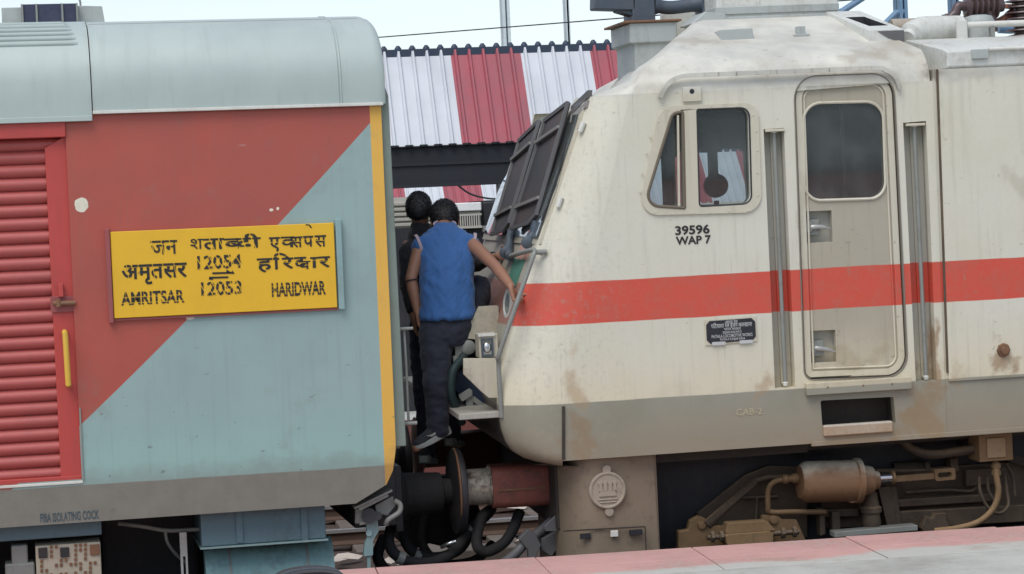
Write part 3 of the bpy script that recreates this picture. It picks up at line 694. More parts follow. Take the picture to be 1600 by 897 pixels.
# underframe pieces seen below the sole
x0_, x1_, z0_, z1_ = rectf(K, -20, 815, 159, 842, .12); MB().box(-4, x1_, .12, .5, z0_, zs+.03).build('equipment_beam', M['blue_tank'], coach, bevel=.008)
x0_, x1_, z0_, z1_ = rectf(K, 57, 850, 159, 940, .10)
pan = MB().box(x0_, x1_, .10, .32, z0_-.25, z1_).build('connector_panel', M['connector_board'], coach, bevel=.006)
random.seed(5)
for (px, py, w, h) in [(67, 864, 14, 16), (101, 863, 14, 15), (148, 859, 15, 16)]:
    a = rectf(K, px-w/2, py-h/2, px+w/2, py+h/2, .095); sock = MB().box(a[0], a[1], .088, .105, a[2], a[3]).build('socket', M['dark_metal'] if px < 140 else M['rust'], pan, bevel=.003)
mb = MB()
for r in range(8):
    for c in range(12):
        px, py = 65+c*7.6, 856+r*7.2-(c*.5)
        if any(abs(px-q) < 12 and abs(py-w) < 11 for q, w in ((67, 864), (101, 863), (148, 859))) or random.random() < .42: continue
        a = rectf(K, px-2.1, py-2.3, px+2.1, py+2.3, .095); mb.box(a[0], a[1], .093, .103, a[2], a[3])
mb.build('contact_row', M['rust'], pan)
mb = MB(); a = rectf(K, 18, 852, 44, 893, .14); mb.box(a[0], a[1], .14, .3, a[2], a[3]); a = rectf(K, 8, 880, 55, 905, .13); mb.box(a[0], a[1], .13, .3, a[2]-.1, a[3])
mb.build('valve_block', M['grey_metal'], coach, bevel=.012)
mb = MB(); mb.tube([K(185, 818, .35), K(225, 823, .3), K(262, 829, .3), K(312, 827, .3)], .013, smooth=5); mb.tube([K(258, 830, .3), K(262, 848, .3), K(275, 866, .35), K(292, 880, .4)], .010, smooth=5)
mb.build('brake_pipe', M['grey_metal'], coach)
a = rectf(K, 282, 832, 293, 905, .25); MB().plate(rect(a[0], a[1], a[2]-.4, a[3]), [rect(a[0]+.014, a[1]-.012, a[2]-.1, a[3]-.14)], .25, .262).build('hanger_strap', M['white_metal'], coach)
a = rectf(K, 314, 804, 509, 848, .12)
mb = MB().box(a[0], a[1], .12, .7, a[2], zs+.03); bx = mb.build('underframe_box', M['blue_tank'], coach, bevel=.006)
for px in (374, 476):
    q = rectf(K, px-5, 806, px+5, 845, .115); MB().box(q[0], q[1], .108, .12, q[2]-.01, zs).build('stiffener', M['blue_tank'], bx)
MB().box(a[0]-.01, a[1]+.01, .10, .7, a[2]-.012, a[2]-.002).build('box_flange', M['teal_metal'], bx)
tx0, tx1 = K(322, 880, .18).x, K(524, 880, .18).x
mb = MB(); rings = []
for k in range(13):
    t = k/12*math.pi; rings.append((a[2]-.02-.26+.26*math.cos(t), .20+.16-.16*math.sin(t)))
mb.add([(x, y, z) for x in (tx0, tx1) for z, y in rings], [(i, i+1, i+14, i+13) for i in range(12)]+[tuple(range(13)), tuple(range(25, 12, -1))])
tk = mb.build('underframe_tank', M['teal_tank'], coach, smooth=60)
for px in (361, 483):
    q = K(px, 880, .18).x; MB().add([(x, y-.006, z) for x in (q-.007, q+.007) for z, y in rings], [(i, i+1, i+14, i+13) for i in range(12)]).build('tank_band', M['grey_metal'], tk)
MB().box(-12, b1.x-.1, .9, 2.4, .45, zs+.02).build('underframe_core', M['dark_metal'], coach)
MB().box(K(160, 860, .6).x, tx0, .75, .9, .3, zs).build('bogie_side', M['dark_metal'], coach, bevel=.03)
# uncoupling bracket at the corner
mb = MB()
mb.obox(K(552, 793, .10), K(611, 765, .10), .10, .014)
mb.obox(K(560, 795, .08), K(606, 772, .08), .02, .03)
mb.obox(K(562, 795, .12), K(561, 818, .12), .05, .02, (0, 1, 0)); mb.obox(K(561, 818, .12), K(575, 815, .12), .05, .02)
mb.tube([K(616, 782, .10), K(625, 788, .10), K(624, 800, .10), K(607, 812, .10), K(603, 820, .12)], .016, smooth=4)
mb.prism(K2([(586, 790), (614, 775), (618, 790), (606, 806), (588, 802)], .14), .14, .17)
mb.build('corner_bracket', M['grey_metal'], coach, bevel=.004)
mb = MB().tube([K(577, 806, .08), K(577, 806, .22)], .045, 16).tube([K(590, 806, .07), K(590, 806, .18)], .026, 12).build('bracket_bolt', M['dark_metal'], coach)
mb = MB().prism(rpoly(K2([(571, 813), (590, 812), (592, 830), (583, 845), (583, 868), (568, 870), (570, 850), (575, 838)], .13), .01, 3), .13, .17)
mb.tube([K(577, 833, .12), K(577, 833, .18)], .02, 12)
mb.obox(K(576, 868, .15), K(577, 900, .15), .02, .02, (0, 1, 0))
mb.build('hook_lever', M['teal_metal'], coach, bevel=.005)
# headstock and buffers
MB().box(b1.x+.02, K(616, 770, .3).x, .24, 3.0, .98, b4.z-.01).build('headstock', M['dark_metal'], coach, bevel=.01)
def buffer_coach(yb):
    c0 = K(612, 763, .64); z = 1.115
    e = bpy.data.objects.new('buffer', None); C.objects.link(e); e.parent = coach
    m = MB().box(c0.x-.02, c0.x+.03, yb-.20, yb+.20, z-.20, z+.20); m.build('buffer_base', M['dark_metal'], e, bevel=.01)
    m = MB().lathe((c0.x+.02, yb, z), (1, 0, 0), [(0, .16), (.03, .165), (.05, .135), (.26, .125), (.28, .12), (.29, .085), (.36, .08), (.37, .10)], 28)
    m.build('buffer_case', M['black_rubber'], e)
    xh = c0.x+.36
    m = MB().lathe((xh, yb, z), (1, 0, 0), [(0, .13), (.012, .21), (.02, .262), (.05, .268), (.066, .262), (.072, .2), (.078, 0.01)], 40)
    m.build('buffer_head', M['dark_metal'], e)
buffer_coach(.62); buffer_coach(2.62)
# screw coupling and hanging brake hoses
mb = MB().obox((K(620, 760, .3).x-.1, 1.62, 1.06), (2.02, 1.62, 1.02), .12, .12).obox((1.95, 1.62, 1.03), (2.25, 1.62, 1.03), .22, .26)
mb.build('centre_coupler', M['dark_metal'], coach, bevel=.02)
def hose(pts, r, par, mat, fn): MB().tube([fn(*p) for p in pts], r, 12, smooth=6).build('brake_hose', mat, par)
MB().prism(K2([(628, 770), (668, 764), (742, 772), (752, 800), (738, 846), (706, 858), (672, 850), (640, 862), (624, 820)], 1.25), 1.25, 1.95).build('coupler_head', M['black_rubber'], coach, bevel=.03)
for px, py, y in ((626, 872, .45), (734, 832, .6), (652, 868, .8), (612, 822, .6)):
    p = K(px, py, y); MB().lathe(p, (1, 0, -.5), [(-.022, .036), (-.02, .041), (.02, .041), (.022, .036)], 14).build('hose_clamp', M['grey_metal'], coach)
hose([(622, 790, .75), (612, 820, .6), (608, 850, .5), (625, 872, .45), (660, 880, .45), (700, 868, .5), (735, 830, .6), (765, 800, .8)], .034, coach, M['black_rubber'], K)
hose([(640, 800, .95), (632, 840, .85), (650, 865, .8), (690, 870, .8), (725, 850, .8), (735, 800, .9)], .034, coach, M['black_rubber'], K)
hose([(665, 800, 1.2), (660, 850, 1.0), (690, 880, .9), (740, 876, .9), (770, 850, 1.0)], .030, coach, M['black_rubber'], K)
hose([(600, 840, 1.1), (590, 870, 1.0), (610, 895, .9), (660, 905, .9), (720, 890, .9)], .036, coach, M['black_rubber'], K)
hose([(690, 855, .5), (700, 850, .45), (712, 846, .45)], .012, coach, M['chrome'], K)

# ================================================================== the locomotive
loco = empty('locomotive', 'cream electric locomotive with a red waist stripe and dusty grey skirt', 'locomotive', OL, ML)
XR = 15.0                                                 # far right end, outside the frame
zsk = 1.316                                               # bottom of the skirt
def xs_of(z): return 2.457+(z-1.647)*.268 if z > 1.647 else 2.457-(1.647-z)*.05
XF = [(1.262, 2.60), (1.275, 2.47), (1.30, 2.36), (1.33, 2.285), (1.37, 2.225), (1.43, 2.185), (1.50, 2.163), (1.60, 2.150), (1.76, 2.163), (2.10, 2.262), (2.33, 2.332), (2.52, 2.408), (2.90, 2.556), (3.28, 2.708), (3.46, 2.765)]
def interp(tab, z):
    if z <= tab[0][0]: return tab[0][1]
    for (a, b), (c, d) in zip(tab, tab[1:]):
        if z <= c: return b+(d-b)*(z-a)/(c-a)
    return tab[-1][1]
WID = 3.24
XCT = [(1.262, 2.58), (1.30, 2.34), (1.33, 2.26), (1.37, 2.19), (1.43, 2.14), (1.50, 2.11), (1.60, 2.075), (1.76, 2.065), (2.0, 2.16), (2.2, 2.268), (2.45, 2.335), (2.654, 2.42), (2.911, 2.52), (3.268, 2.655), (3.46, 2.725)]
def brow(y, z):                                           # the brow over the windscreens dips towards the middle of the nose
    y = min(y, WID-y); t = max(0, min(1, (y-.36)/(WID/2-.36))); f = max(0, min(1, (z-2.9)/.56)); f = f*f*(3-2*f)
    if z > 3.46: f = max(0, 1-(z-3.46)/.22)
    return .24*f*math.sin(t*math.pi/2)
YC = .17                                                  # the flank turns in this far before the edge of the windscreens
def plan(xs, xf, xc, ys=0.0, yc0=None, n1=9, n2=16):
    out = []; yc = (yc0 or YC)*(1-ys/1.7)
    for k in range(n1):
        t = k/n1; out.append(((1-t)**2*xs+2*t*(1-t)*(xs-.62*(xs-xf))+t*t*xf, ys+2*t*(1-t)*.012+t*t*yc))
    for k in range(n2+1):
        u = math.pi/2*(k/n2)**1.15; out.append((xf-(xf-xc)*math.sin(u), ys+yc+(WID/2-ys-yc)*(1-math.cos(u))))
    return out
def contour(z, xs, xf, xc, ys):
    xs = max(xs, xf+.05) if z < 1.4 else xs
    half = [(x, y, z-brow((y-ys)*WID/(WID-2*ys), z)) for x, y in plan(xs, xf, xc, ys)]
    far = [(x, y, z-brow(max(0, y-ys)*WID/(WID-2*ys)*.6+.9*(y > ys+.3), z)) for x, y in plan(xs, xf, xc, ys, 1.05)]
    if z > 3.2: far = [(x, y, z_-.16*min(1, (z-3.2)/.26)*max(0, min(1, (1.62-y)/.5))) for x, y, z_ in far] if z < 3.47 else far
    if z > 3.46: far = [(x+.34*max(0, min(1, (1.6-y)/.8)), y, z_) for x, y, z_ in far]
    return half + [(x, WID-y, z_) for x, y, z_ in reversed(far[:-1])]
XF = [(a_, b_-.052) for a_, b_ in XF]
XCT = [(a_, b_-(.05 if a_ > 1.7 else .0)) for a_, b_ in XF]
rows = []
zl = [1.262, 1.268, 1.28, 1.30, 1.33, 1.37, 1.43, 1.50, 1.56, 1.62, 1.66, 1.76, 1.9, 2.0, 2.11, 2.13, 2.25, 2.36, 2.38, 2.52, 2.7, 2.9, 3.1, 3.28, 3.40, 3.46]
for z in zl:
    sh_ = 0.0 if z > 1.33 else .10*((1.33-z)/.068)**2
    rows.append(contour(z, xs_of(z), interp(XF, z), interp(XCT, z), sh_))
mb = MB().grid(rows); n = len(rows[0]); mb.add(rows[0], [tuple(range(n))])
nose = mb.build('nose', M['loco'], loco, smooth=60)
# cab roof: hipped, from the cant rail to the flat top
RX = 4.80; rows = []
lev = [(3.46, xs_of(3.46), 2.665, 0.0), (3.50, 2.96, 2.98, .004), (3.545, 2.985, 3.06, .018), (3.59, 3.02, 3.13, .05), (3.63, 3.07, 3.20, .085), (3.66, 3.13, 3.27, .13), (3.70, 3.20, 3.36, .21), (3.80, 3.37, 3.55, .50), (3.93, 3.60, 3.74, .88), (3.95, 3.68, 3.80, 1.05)]
for z, xs, xc, ys in lev:
    xf = xs-.005 if z > 3.5 else (2.86 if z > 3.49 else interp(XF, 3.46)+.01); c = contour(z, xs+.02, xf, xc, ys); xe_ = RX if z < 3.67 else RX-.02-(z-3.67)*.95
    rows.append([(xe_, ys, z)]+c+[(xe_, WID-ys, z)])
mb = MB().grid(rows); n = len(rows[0])
mb.add(rows[-1], [tuple(range(n))])
mb.add([r[0] for r in rows]+[r[-1] for r in reversed(rows)], [tuple(range(2*len(rows)))])
cab_roof = mb.build('cab_roof', M['loco'], loco, smooth=28)
# near side wall with its openings
hinge = (L(1463, 110).x + L(1480, 600).x)/2
side_l = [(xs_of(z), z) for z in zl if z > 1.32]
tri = rpoly(L2([(1050, 177), (1066, 175), (1069, 325), (1006, 321)]), [.05, .006, .006, .07])
win = rpoly(L2([(1088, 171), (1170, 168), (1174, 318), (1092, 323)]), [.012, .055, .055, .02])
door_poly = rpoly(L2([(1240, 120), (1396, 114), (1419, 588), (1257, 594)]), [.14, .14, .13, .06], 8)
rec1 = L2([(1193, 202), (1225, 200), (1243, 605), (1211, 607)]); rec2 = L2([(1411, 192), (1447, 189), (1464, 594), (1431, 596)])
step = rpoly(L2([(1282, 626), (1396, 620), (1400, 662), (1285, 667)]), .012, 3)
outer = [(xs_of(zsk), zsk)]+[(RX+.02, zsk-.0)]+[(RX+.02, 3.462)]+[(a, b) for a, b in reversed(side_l)]
mb = MB().plate(outer, [tri, win, door_poly, rec1, rec2, step], 0, .05, .06)
wall = mb.build('cab_side', M['loco'], loco)
mb = MB().plate([(xs_of(zsk), zsk), (RX+.02, zsk), (RX+.02, 3.462)]+list(reversed(side_l)), [rpoly(L2([(1018, 236), (1160, 232), (1166, 318), (1012, 322)], WID), .05)], WID, WID-.05)
mb.build('cab_far_side', M['loco'], loco)
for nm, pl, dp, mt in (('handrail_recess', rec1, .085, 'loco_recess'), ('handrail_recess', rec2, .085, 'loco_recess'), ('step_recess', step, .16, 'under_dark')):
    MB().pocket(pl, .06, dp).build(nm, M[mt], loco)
q = rectf(L, 1283, 661, 1397, 679)
MB().box(q[0]+.01, q[1]-.01, -.022, .03, q[2], q[3]).build('step_lip', dusty('step_dust', (0.36, .24, .14), (0.46, .43, .37), .9), loco, bevel=.012)
for px0, py0, px1, py1 in ((1209, 205, 1227, 600), (1428, 196, 1447, 590)):
    a, b = L(px0, py0, .03), L(px1, py1, .03)
    MB().obox((a.x, .075, a.z+.0), (b.x, .075, b.z), .030, .022, (0, 1, 0)).build('recess_rib', M['loco_recess'], loco, bevel=.004)
    MB().box(a.x-.062, a.x+.058, -.012, .02, a.z-.004, a.z+.012).build('recess_lip', M['loco_frame'], loco, bevel=.004)
    h = MB().tube([(a.x, .03, a.z), (b.x, .03, b.z)], .0125, 12).build('handrail', M['grey_metal'], loco)
    MB().lathe((a.x, .03, a.z-.01), (0, 0, 1), [(0, .018), (.02, .02), (.024, .014)], 14).lathe((a.x, .02, a.z), (0, 1, 0), [(0, .012), (.06, .012)], 10).build('rail_socket', M['white_metal'], h)
    MB().lathe((b.x, .03, b.z-.012), (0, 0, 1), [(0, .014), (.02, .018), (.026, .012)], 14).lathe((b.x, .02, b.z), (0, 1, 0), [(0, .012), (.06, .012)], 10).build('rail_socket', M['white_metal'], h)
# window frame, glazing
fr_o = rpoly(L2([(1030, 166), (1184, 160), (1190, 332), (996, 337)]), [.12, .09, .11, .10], 8)
mb = MB().plate(fr_o, [tri, win], -.012, .01)
wf = mb.build('window_frame', M['loco_frame'], loco, bevel=.004)
mb = MB()
for px, py in [(1016, 215), (1010, 240), (1003, 272), (1000, 300), (1022, 332), (1052, 334), (1080, 333), (1108, 332), (1138, 330), (1168, 329), (1183, 305), (1183, 270), (1182, 235), (1181, 205), (1176, 180), (1150, 165), (1110, 166), (1076, 168), (1043, 172), (1028, 190)]:
    p = L(px, py); mb.lathe((p.x, -.011, p.z), (0, -1, 0), [(0, .008), (.003, .007), (.004, .001)], 10)
mb.build('bolt_row', M['loco_frame'], wf)
def gasket(poly, y, r, mat, par): 
    mb = MB(); pts = [Vector((x, y, z)) for x, z in poly]; mb.tube(pts+[pts[0], pts[1]], r, 8); return mb.build('gasket', mat, par)
gasket(tri, -.010, .010, M['rust'] if False else paint('seal_brown', (0.13, .105, .075), .6), wf); gasket(win, -.008, .006, M['dark_metal'], wf)
x0_, z0_ = L(1058, 178).x, 0
mb = MB().obox(L(1059, 180, -.006), L(1061, 324, -.006), .012, .012, (0, 1, 0)); mb.build('window_bar', M['loco_frame'], wf)
for nm, pl in (('window_pane', tri), ('window_pane', win)):
    n0 = len(pl); MB().add([(x, .03, z) for x, z in grow(pl, .006)], [tuple(t) for t in tessellate_polygon([[Vector((x, z, 0)) for x, z in grow(pl, .006)]])]).build(nm, M['glass'], loco)
# rain gutter over window and door
gp = crom([L(1031, 153, -.022), L(1037, 140, -.022), L(1048, 127, -.022), L(1066, 119.5, -.022), L(1100, 117, -.022), L(1240, 111.5, -.022), L(1360, 106.5, -.022), L(1384, 110, -.022), L(1399, 121, -.022), L(1406, 139, -.022)], 5)
mb = MB()
for a, b in zip(gp, gp[1:]): mb.obox(a, b+(b-a)*.06, .026, .024, (0, -1, 0))
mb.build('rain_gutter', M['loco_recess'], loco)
q = rectf(L, 1066, 136, 1095, 159)
sp_ = MB().box(q[0], q[1], -.018, .01, q[2], q[3]).build('camera_plate', M['loco_frame'], loco, bevel=.004)
p = L(1080, 143); MB().lathe((p.x, -.016, p.z), (0, -1, 0), [(0, .016), (.004, .014), (.005, .001)], 16).build('camera_lens', M['cab_dark'], sp_)
# door: frame bead, leaf, window, locks
dl = grow(door_poly, -.006)
dwin = rpoly(L2([(1256, 161), (1381, 158), (1386, 310), (1259, 314)]), [.11, .11, .10, .10], 8)
lk1 = L2([(1254, 331), (1301, 329), (1303, 378), (1256, 380.5)]); lk2 = L2([(1261, 518), (1307, 516), (1309, 566), (1263, 568)])
mb = MB().plate(dl, [dwin, lk1, lk2], .022, .05, .045)
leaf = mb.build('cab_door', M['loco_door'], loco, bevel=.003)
MB().plate(grow(door_poly, .004), [grow(door_poly, -.003)], -.004, .03).build('door_seal', paint('door_rubber', (0.19, .17, .14), .7), leaf)
mb = MB(); pts = [Vector((x, .018, z)) for x, z in grow(door_poly, -.065)]; mb.tube(pts+pts[:2], .006, 8); mb.build('door_bead', M['loco_frame'], leaf)
MB().plate(grow(door_poly, -.012), [grow(door_poly, -.05)], .012, .024).build('door_rim', M['loco_frame'], leaf, bevel=.004)
gasket(dwin, .018, .009, M['loco_frame'], leaf)
MB().add([(x, .036, z) for x, z in grow(dwin, .005)], [tuple(t) for t in tessellate_polygon([[Vector((x, z, 0)) for x, z in grow(dwin, .005)]])]).build('window_pane', M['glass'], leaf)
q = rectf(L, 1315, 160, 1322, 312, .05); MB().box(q[0], q[1], .06, .07, q[2], q[3]).build('window_divider', M['under_dark'], leaf)
for lk_, hx0, hy0, hx1, hy1 in ((lk1, 1266, 355, 1297, 356), (lk2, 1272, 544, 1305, 549)):
    pk = MB().pocket(lk_, .045, .085).build('lock_pocket', M['loco_recess'], leaf)
    a = L(hx0, hy0, .05); b = L(hx1, hy1, .03)
    MB().box(a.x-.050, a.x+.055, .036, .084, a.z-.048, a.z+.045).lathe((a.x-.02, .036, a.z), (0, -1, 0), [(0, .035), (.012, .033), (.014, .02)], 20).build('lock_case', M['grey_metal'], pk, bevel=.005)
    MB().tube([(a.x-.01, .05, a.z), (a.x+.01, .028, a.z), ((a.x+b.x)/2, .026, (a.z+b.z)/2+.004), (b.x, .034, b.z-.004)], [.015, .016, .014, .006], 10, smooth=3).build('door_handle', M['handle_grey'], pk)
q = rectf(L, 1257, 593, 1421, 612)
ds = MB().box(q[0], q[1], -.045, .0, q[2], q[3]).build('door_step', M['loco_door'], loco, bevel=.004)
mb = MB()
for px in (1290, 1345, 1390): p = L(px, 604-(px-1290)*.05); mb.lathe((p.x, -.044, p.z), (0, -1, 0), [(0, .006), (.004, .005)], 8)
mb.build('step_bolt', M['rust'], ds)
q = rectf(L, 1264, 121, 1278, 128); MB().box(q[0], q[1], .006, .02, q[2], q[3]).build('door_tag', M['grey_metal'], leaf)
# body panel to the right of the cab
xp = L(1472, 350).x
pan_poly = [(xp+.0, L(1480, 597).z), (XR, L(1480, 597).z), (XR, 3.52), (xp-.02, 3.52)]
pan_poly = [(L(1482, 597).x, L(1540, 592).z), (XR, L(1540, 592).z), (XR, 3.53), (L(1465, 104).x, 3.53)]
mb = MB().plate(pan_poly, [], -.010, .03); sidep = mb.build('body_panel', M['loco'], loco, bevel=.003)
mb = MB().box(RX+.021, XR, .004, WID-.004, zsk-.02, 3.53); mb.build('body_shell', M['loco'], loco)
p = L(1567, 547); MB().lathe((p.x, -.01, p.z), (0, -1, 0), [(0, .045), (.012, .04), (.013, .026), (.03, .024), (.032, .01)], 8).build('jacking_bolt', M['rust'], sidep)
mb = MB().box(L(1268, 690).x, XR, -.004, .03, L(1400, 688).z-.002, zsk+.012); mb.build('skirt_strip', M['loco'], loco, bevel=.003)
a = L(880, 640); MB().obox((2.457, -.006, 1.64), (2.442, -.006, 1.325), .018, .006, (0, -1, 0)).build('skirt_seam', M['under_dark'], loco)
MB().obox((L(1463.5, 110).x, -.008, 3.53), (L(1480.5, 600).x, -.008, 1.69), .012, .008, (0, -1, 0)).build('panel_seam', M['under'], loco)
# numbers, plate
def ll(text, px0, px1, py_t, py_b, mat, y=-.003, par=None, head=.69, bold=.012, cuts=()):
    m = letter(MB(), text, L(px0, py_b).x, L(px1, py_b).x, L((px0+px1)/2, py_b).z, L((px0+px1)/2, py_t).z, y, head, bold, cuts)
    return m.build('lettering', M[mat], par or loco)
ll('39596', 1055, 1109, 352.5, 365.5, 'black_paint', bold=.03); ll('WAP 7', 1056, 1111, 369, 381, 'black_paint', bold=.03)
ll('CAB-2', 1150, 1191, 638, 648, 'pale_paint', bold=.02)
po = L2([(1100, 500), (1181, 494), (1183, 533), (1102, 540)]); 
plq = MB().prism(po, -.008, .0).build('builder_plate', M['loco_frame'], loco, bevel=.002)
pi = grow(po, -.012)
def chamfer(p, d):
    out = []
    for i in range(len(p)):
        a, q, b = Vector(p[i-1]), Vector(p[i]), Vector(p[(i+1) % len(p)]); out += [tuple(q+(a-q).normalized()*d), tuple(q+(b-q).normalized()*d)]
    return out
MB().prism(chamfer(pi, .022), -.012, -.007).build('plate_field', M['plaque'], plq, bevel=.002)
for t, fx0, fx1, fy0, fy1, hd_ in (('भारत रेल', .40, .64, .03, .14, .62), ('पिटयाला रेल इंजन कारखाना', .10, .93, .15, .30, .62), ('भारत सरकार', .36, .70, .33, .42, .62), ('INDIAN RAILWAYS', .33, .71, .45, .55, .69), ('PATIALA LOCOMOTIVE WORKS', .10, .93, .58, .71, .69), ('PATIALA PUNJAB INDIA', .27, .78, .74, .83, .69)):
    w = pi[1][0]-pi[0][0]; x0_ = pi[0][0]; zt = max(q[1] for q in pi)-.004; h = .145
    letter(MB(), t, x0_+w*fx0, x0_+w*fx1, zt-h*fy1, zt-h*fy0, -.0135, hd_, .01).build('lettering', M['plaque_text'], plq)
for f0, f1 in ((.10, .38), (.66, .94)):
    w = pi[1][0]-pi[0][0]; zt = max(q[1] for q in pi)-.004
    MB().prism(rpoly(rect(pi[0][0]+w*f0, pi[0][0]+w*f1, zt-.145*1.01, zt-.145*.87), .006, 3), -.0140, -.011).build('number_tab', M['plaque_text'], plq)
# cab interior
ci = []
MB().box(RX-.08, RX-.04, .1, WID-.1, 1.5, 3.44).build('cab_back_wall', M['cab_inside'], loco)
MB().box(2.6, RX, .1, WID-.1, 1.62, 1.66).build('cab_floor', M['cab_dark'], loco)
MB().box(2.98, RX-.1, .1, WID-.1, 3.40, 3.43).build('cab_ceiling', M['cab_inside'], loco)
MB().prism([(2.35, 1.66), (3.1, 1.66), (3.1, 2.3), (2.9, 2.5), (2.50, 2.45)], .35, 2.9).build('driver_desk', M['cab_dark'], loco, bevel=.02)
def seat(y, px):
    a = L(px, 235, y); b = L(px, 330, y)
    e = bpy.data.objects.new('driver_seat', None); C.objects.link(e); e.parent = loco
    MB().box(a.x-.02, a.x+.035, y-.10, y+.10, b.z-.35, a.z-.02).build('backrest', M['cab_dark'], e, bevel=.04)
    MB().box(a.x-.09, a.x+.055, y-.13, y+.13, a.z-.05, a.z+.12).build('headrest', M['cab_dark'], e, bevel=.03)
    MB().box(a.x-.45, a.x+.1, y-.24, y+.24, b.z-.45, b.z-.33).tube([(a.x-.2, y, 1.66), (a.x-.2, y, b.z-.4)], .06).build('seat', M['cab_dark'], e, bevel=.03)
seat(.75, 1041)
q = rectf(L, 1096, 190, 1128, 235, .5); mb = MB().box(q[0], q[1]-.01, .5, .56, q[2], q[2]+.11).box(q[0]+.04, q[0]+.09, .5, .55, q[2]+.1, q[3]+.3); mb.build('wall_fan', M['cab_dark'], loco, bevel=.012)
q = rectf(L, 1100, 262, 1142, 318, 2.9); mb = MB(); mb.lathe(((q[0]+q[1])/2, 2.9, (q[2]+q[3])/2), (0, 1, 0), [(0, .04), (.01, .085), (.06, .09), (.08, .05)], 24).tube([((q[0]+q[1])/2, 2.95, q[2]+.02), ((q[0]+q[1])/2, 2.95, q[2]-.3)], .02); mb.build('desk_fan', M['cab_dark'], loco)
q = rectf(L, 1107, 170, 1121, 280, 2.86); q2 = rectf(L, 1096, 212, 1127, 238, 2.80); MB().box(q[0], q[1], 2.86, 2.92, q[2], q[3]).box(q2[0], q2[1], 2.80, 2.86, q2[2], q2[3]).build('blind_post', M['cab_dark'], loco, bevel=.01)
# windscreens, their seals and the wire mesh screens in front
def fx(z, y):
    y = max(0, min(y, WID-y)); xs, xf, xc = xs_of(z), interp(XF, z), interp(XCT, z)
    if y < YC: t = math.sqrt(y/YC); return (1-t)**2*xs+2*t*(1-t)*(xs-.62*(xs-xf))+t*t*xf
    return xf-(xf-xc)*math.sin(math.acos(max(-1, min(1, 1-(y-YC)/(WID/2-YC)))))
def on_nose(px, py, gap=0.0, ylo=.02, yhi=1.62):
    """where the sight line of a pixel meets the nose (or a shell `gap` in front of it)"""
    for k in range(400):
        y = ylo+(yhi-ylo)*k/399; p = L(px, py, y)
        if p.x >= fx(p.z, y)-gap-.0: return p
    return L(px, py, yhi)
def front_panel(y0, y1, za, zb, gap, thick, name, mat, par, ny=10, nz=8):
    A = [[(fx(za+(zb-za)*j/nz, y0+(y1-y0)*i/ny)-gap, y0+(y1-y0)*i/ny, za+(zb-za)*j/nz-brow(y0+(y1-y0)*i/ny, za+(zb-za)*j/nz)) for i in range(ny+1)] for j in range(nz+1)]
    B = [[(x+thick, y, z) for x, y, z in r] for r in A]
    m = MB().grid(A).grid(B)
    per = lambda G: G[0]+[r[-1] for r in G[1:]]+list(reversed(G[-1][:-1]))+[r[0] for r in reversed(G[1:-1])]
    a, b = per(A), per(B); n = len(a); m.add(a+b, [(i, (i+1) % n, (i+1) % n+n, i+n) for i in range(n)])
    return m.build(name, mat, par)
for y0, y1 in ((.19, 1.52), (1.60, 1.95)):
    ws = front_panel(y0-.04, y1+.04, 2.60, 3.40, .012, .02, 'windscreen_seal', M['loco_frame'], loco)
    front_panel(y0, y1, 2.64, 3.36, .018, .012, 'windscreen', M['wind_glass'], ws)
    front_panel(y0+.02, y1-.02, 2.66, 3.34, .004, .006, 'windscreen_back', M['wind_back'], ws)
for q in ((909, 199), (874, 316)): MB().lathe(on_nose(*q, .02), (.4, 0, 1), [(-.03, .016), (.03, .018), (.032, .01)], 12).build('screen_hinge', M['white_metal'], loco)
def screen(tl, tr, br, bl_, y0, y1):
    e = bpy.data.objects.new('mesh_screen', None); C.objects.link(e); e.parent = loco
    TL, TR, BR, BL_ = (on_nose(*q, g, .3) for q, g in zip((tl, tr, br, bl_), (.06, .05, .05, .06)))
    chop = BL_.lerp(BR, .78); chop2 = BR.lerp(TR, .06)
    c = [BL_, chop, chop2, TR, TL]
    t = Vector((.016, 0, 0))
    m = MB(); n = len(c); m.add([p for p in c]+[p+t for p in c], [tuple(range(n)), tuple(range(2*n-1, n-1, -1))]+[(i, (i+1) % n, (i+1) % n+n, i+n) for i in range(n)])
    m.build('wire_mesh', M['mesh'], e)
    m = MB()
    for a, b in zip(c, c[1:]+c[:1]): m.obox(a-t*.3, b-t*.3+(b-a).normalized()*.01, .022, .020, (1, 0, 0))
    m.build('screen_frame', M['slate_grey'], e)
    for f in (.20, .80): MB().obox(BL_.lerp(TL, f)-t, BR.lerp(TR, f)-t, .018, .024, (1, 0, 0)).build('screen_bar', M['slate_light'], e)
M['slate_grey'] = paint('screen_frame_grey', (0.12, 0.12, 0.125), .5, (0.10, .07, .05), .5, 8); M['slate_light'] = paint('screen_bar_grey', (0.26, 0.25, 0.24), .5, (0.14, .10, .08), .5, 8)
screen((852, 189), (888, 161), (836, 345), (799, 357), .60, 1.30)
screen((812, 220), (843, 190), (793, 357), (769, 366), 1.42, 2.12)
def slab(pts, dx, name, mat, par):
    P_ = [on_nose(p[0], p[1], .02, .1) for p in pts]; n = len(P_); t = Vector((dx, 0, 0))
    return MB().add(P_+[p+t for p in P_], [tuple(range(n)), tuple(range(2*n-1, n-1, -1))]+[(i, (i+1) % n, (i+1) % n+n, i+n) for i in range(n)]).build(name, mat, par)
slab([(892, 166, .56), (918, 141, .22), (917, 153, .22), (893, 178, .56)], .03, 'screen_visor', M['slate_grey'], loco)
slab([(892, 180, .56), (917, 157, .22), (914, 168, .22), (890, 192, .56)], .02, 'visor_strip', M['slate_light'], loco)
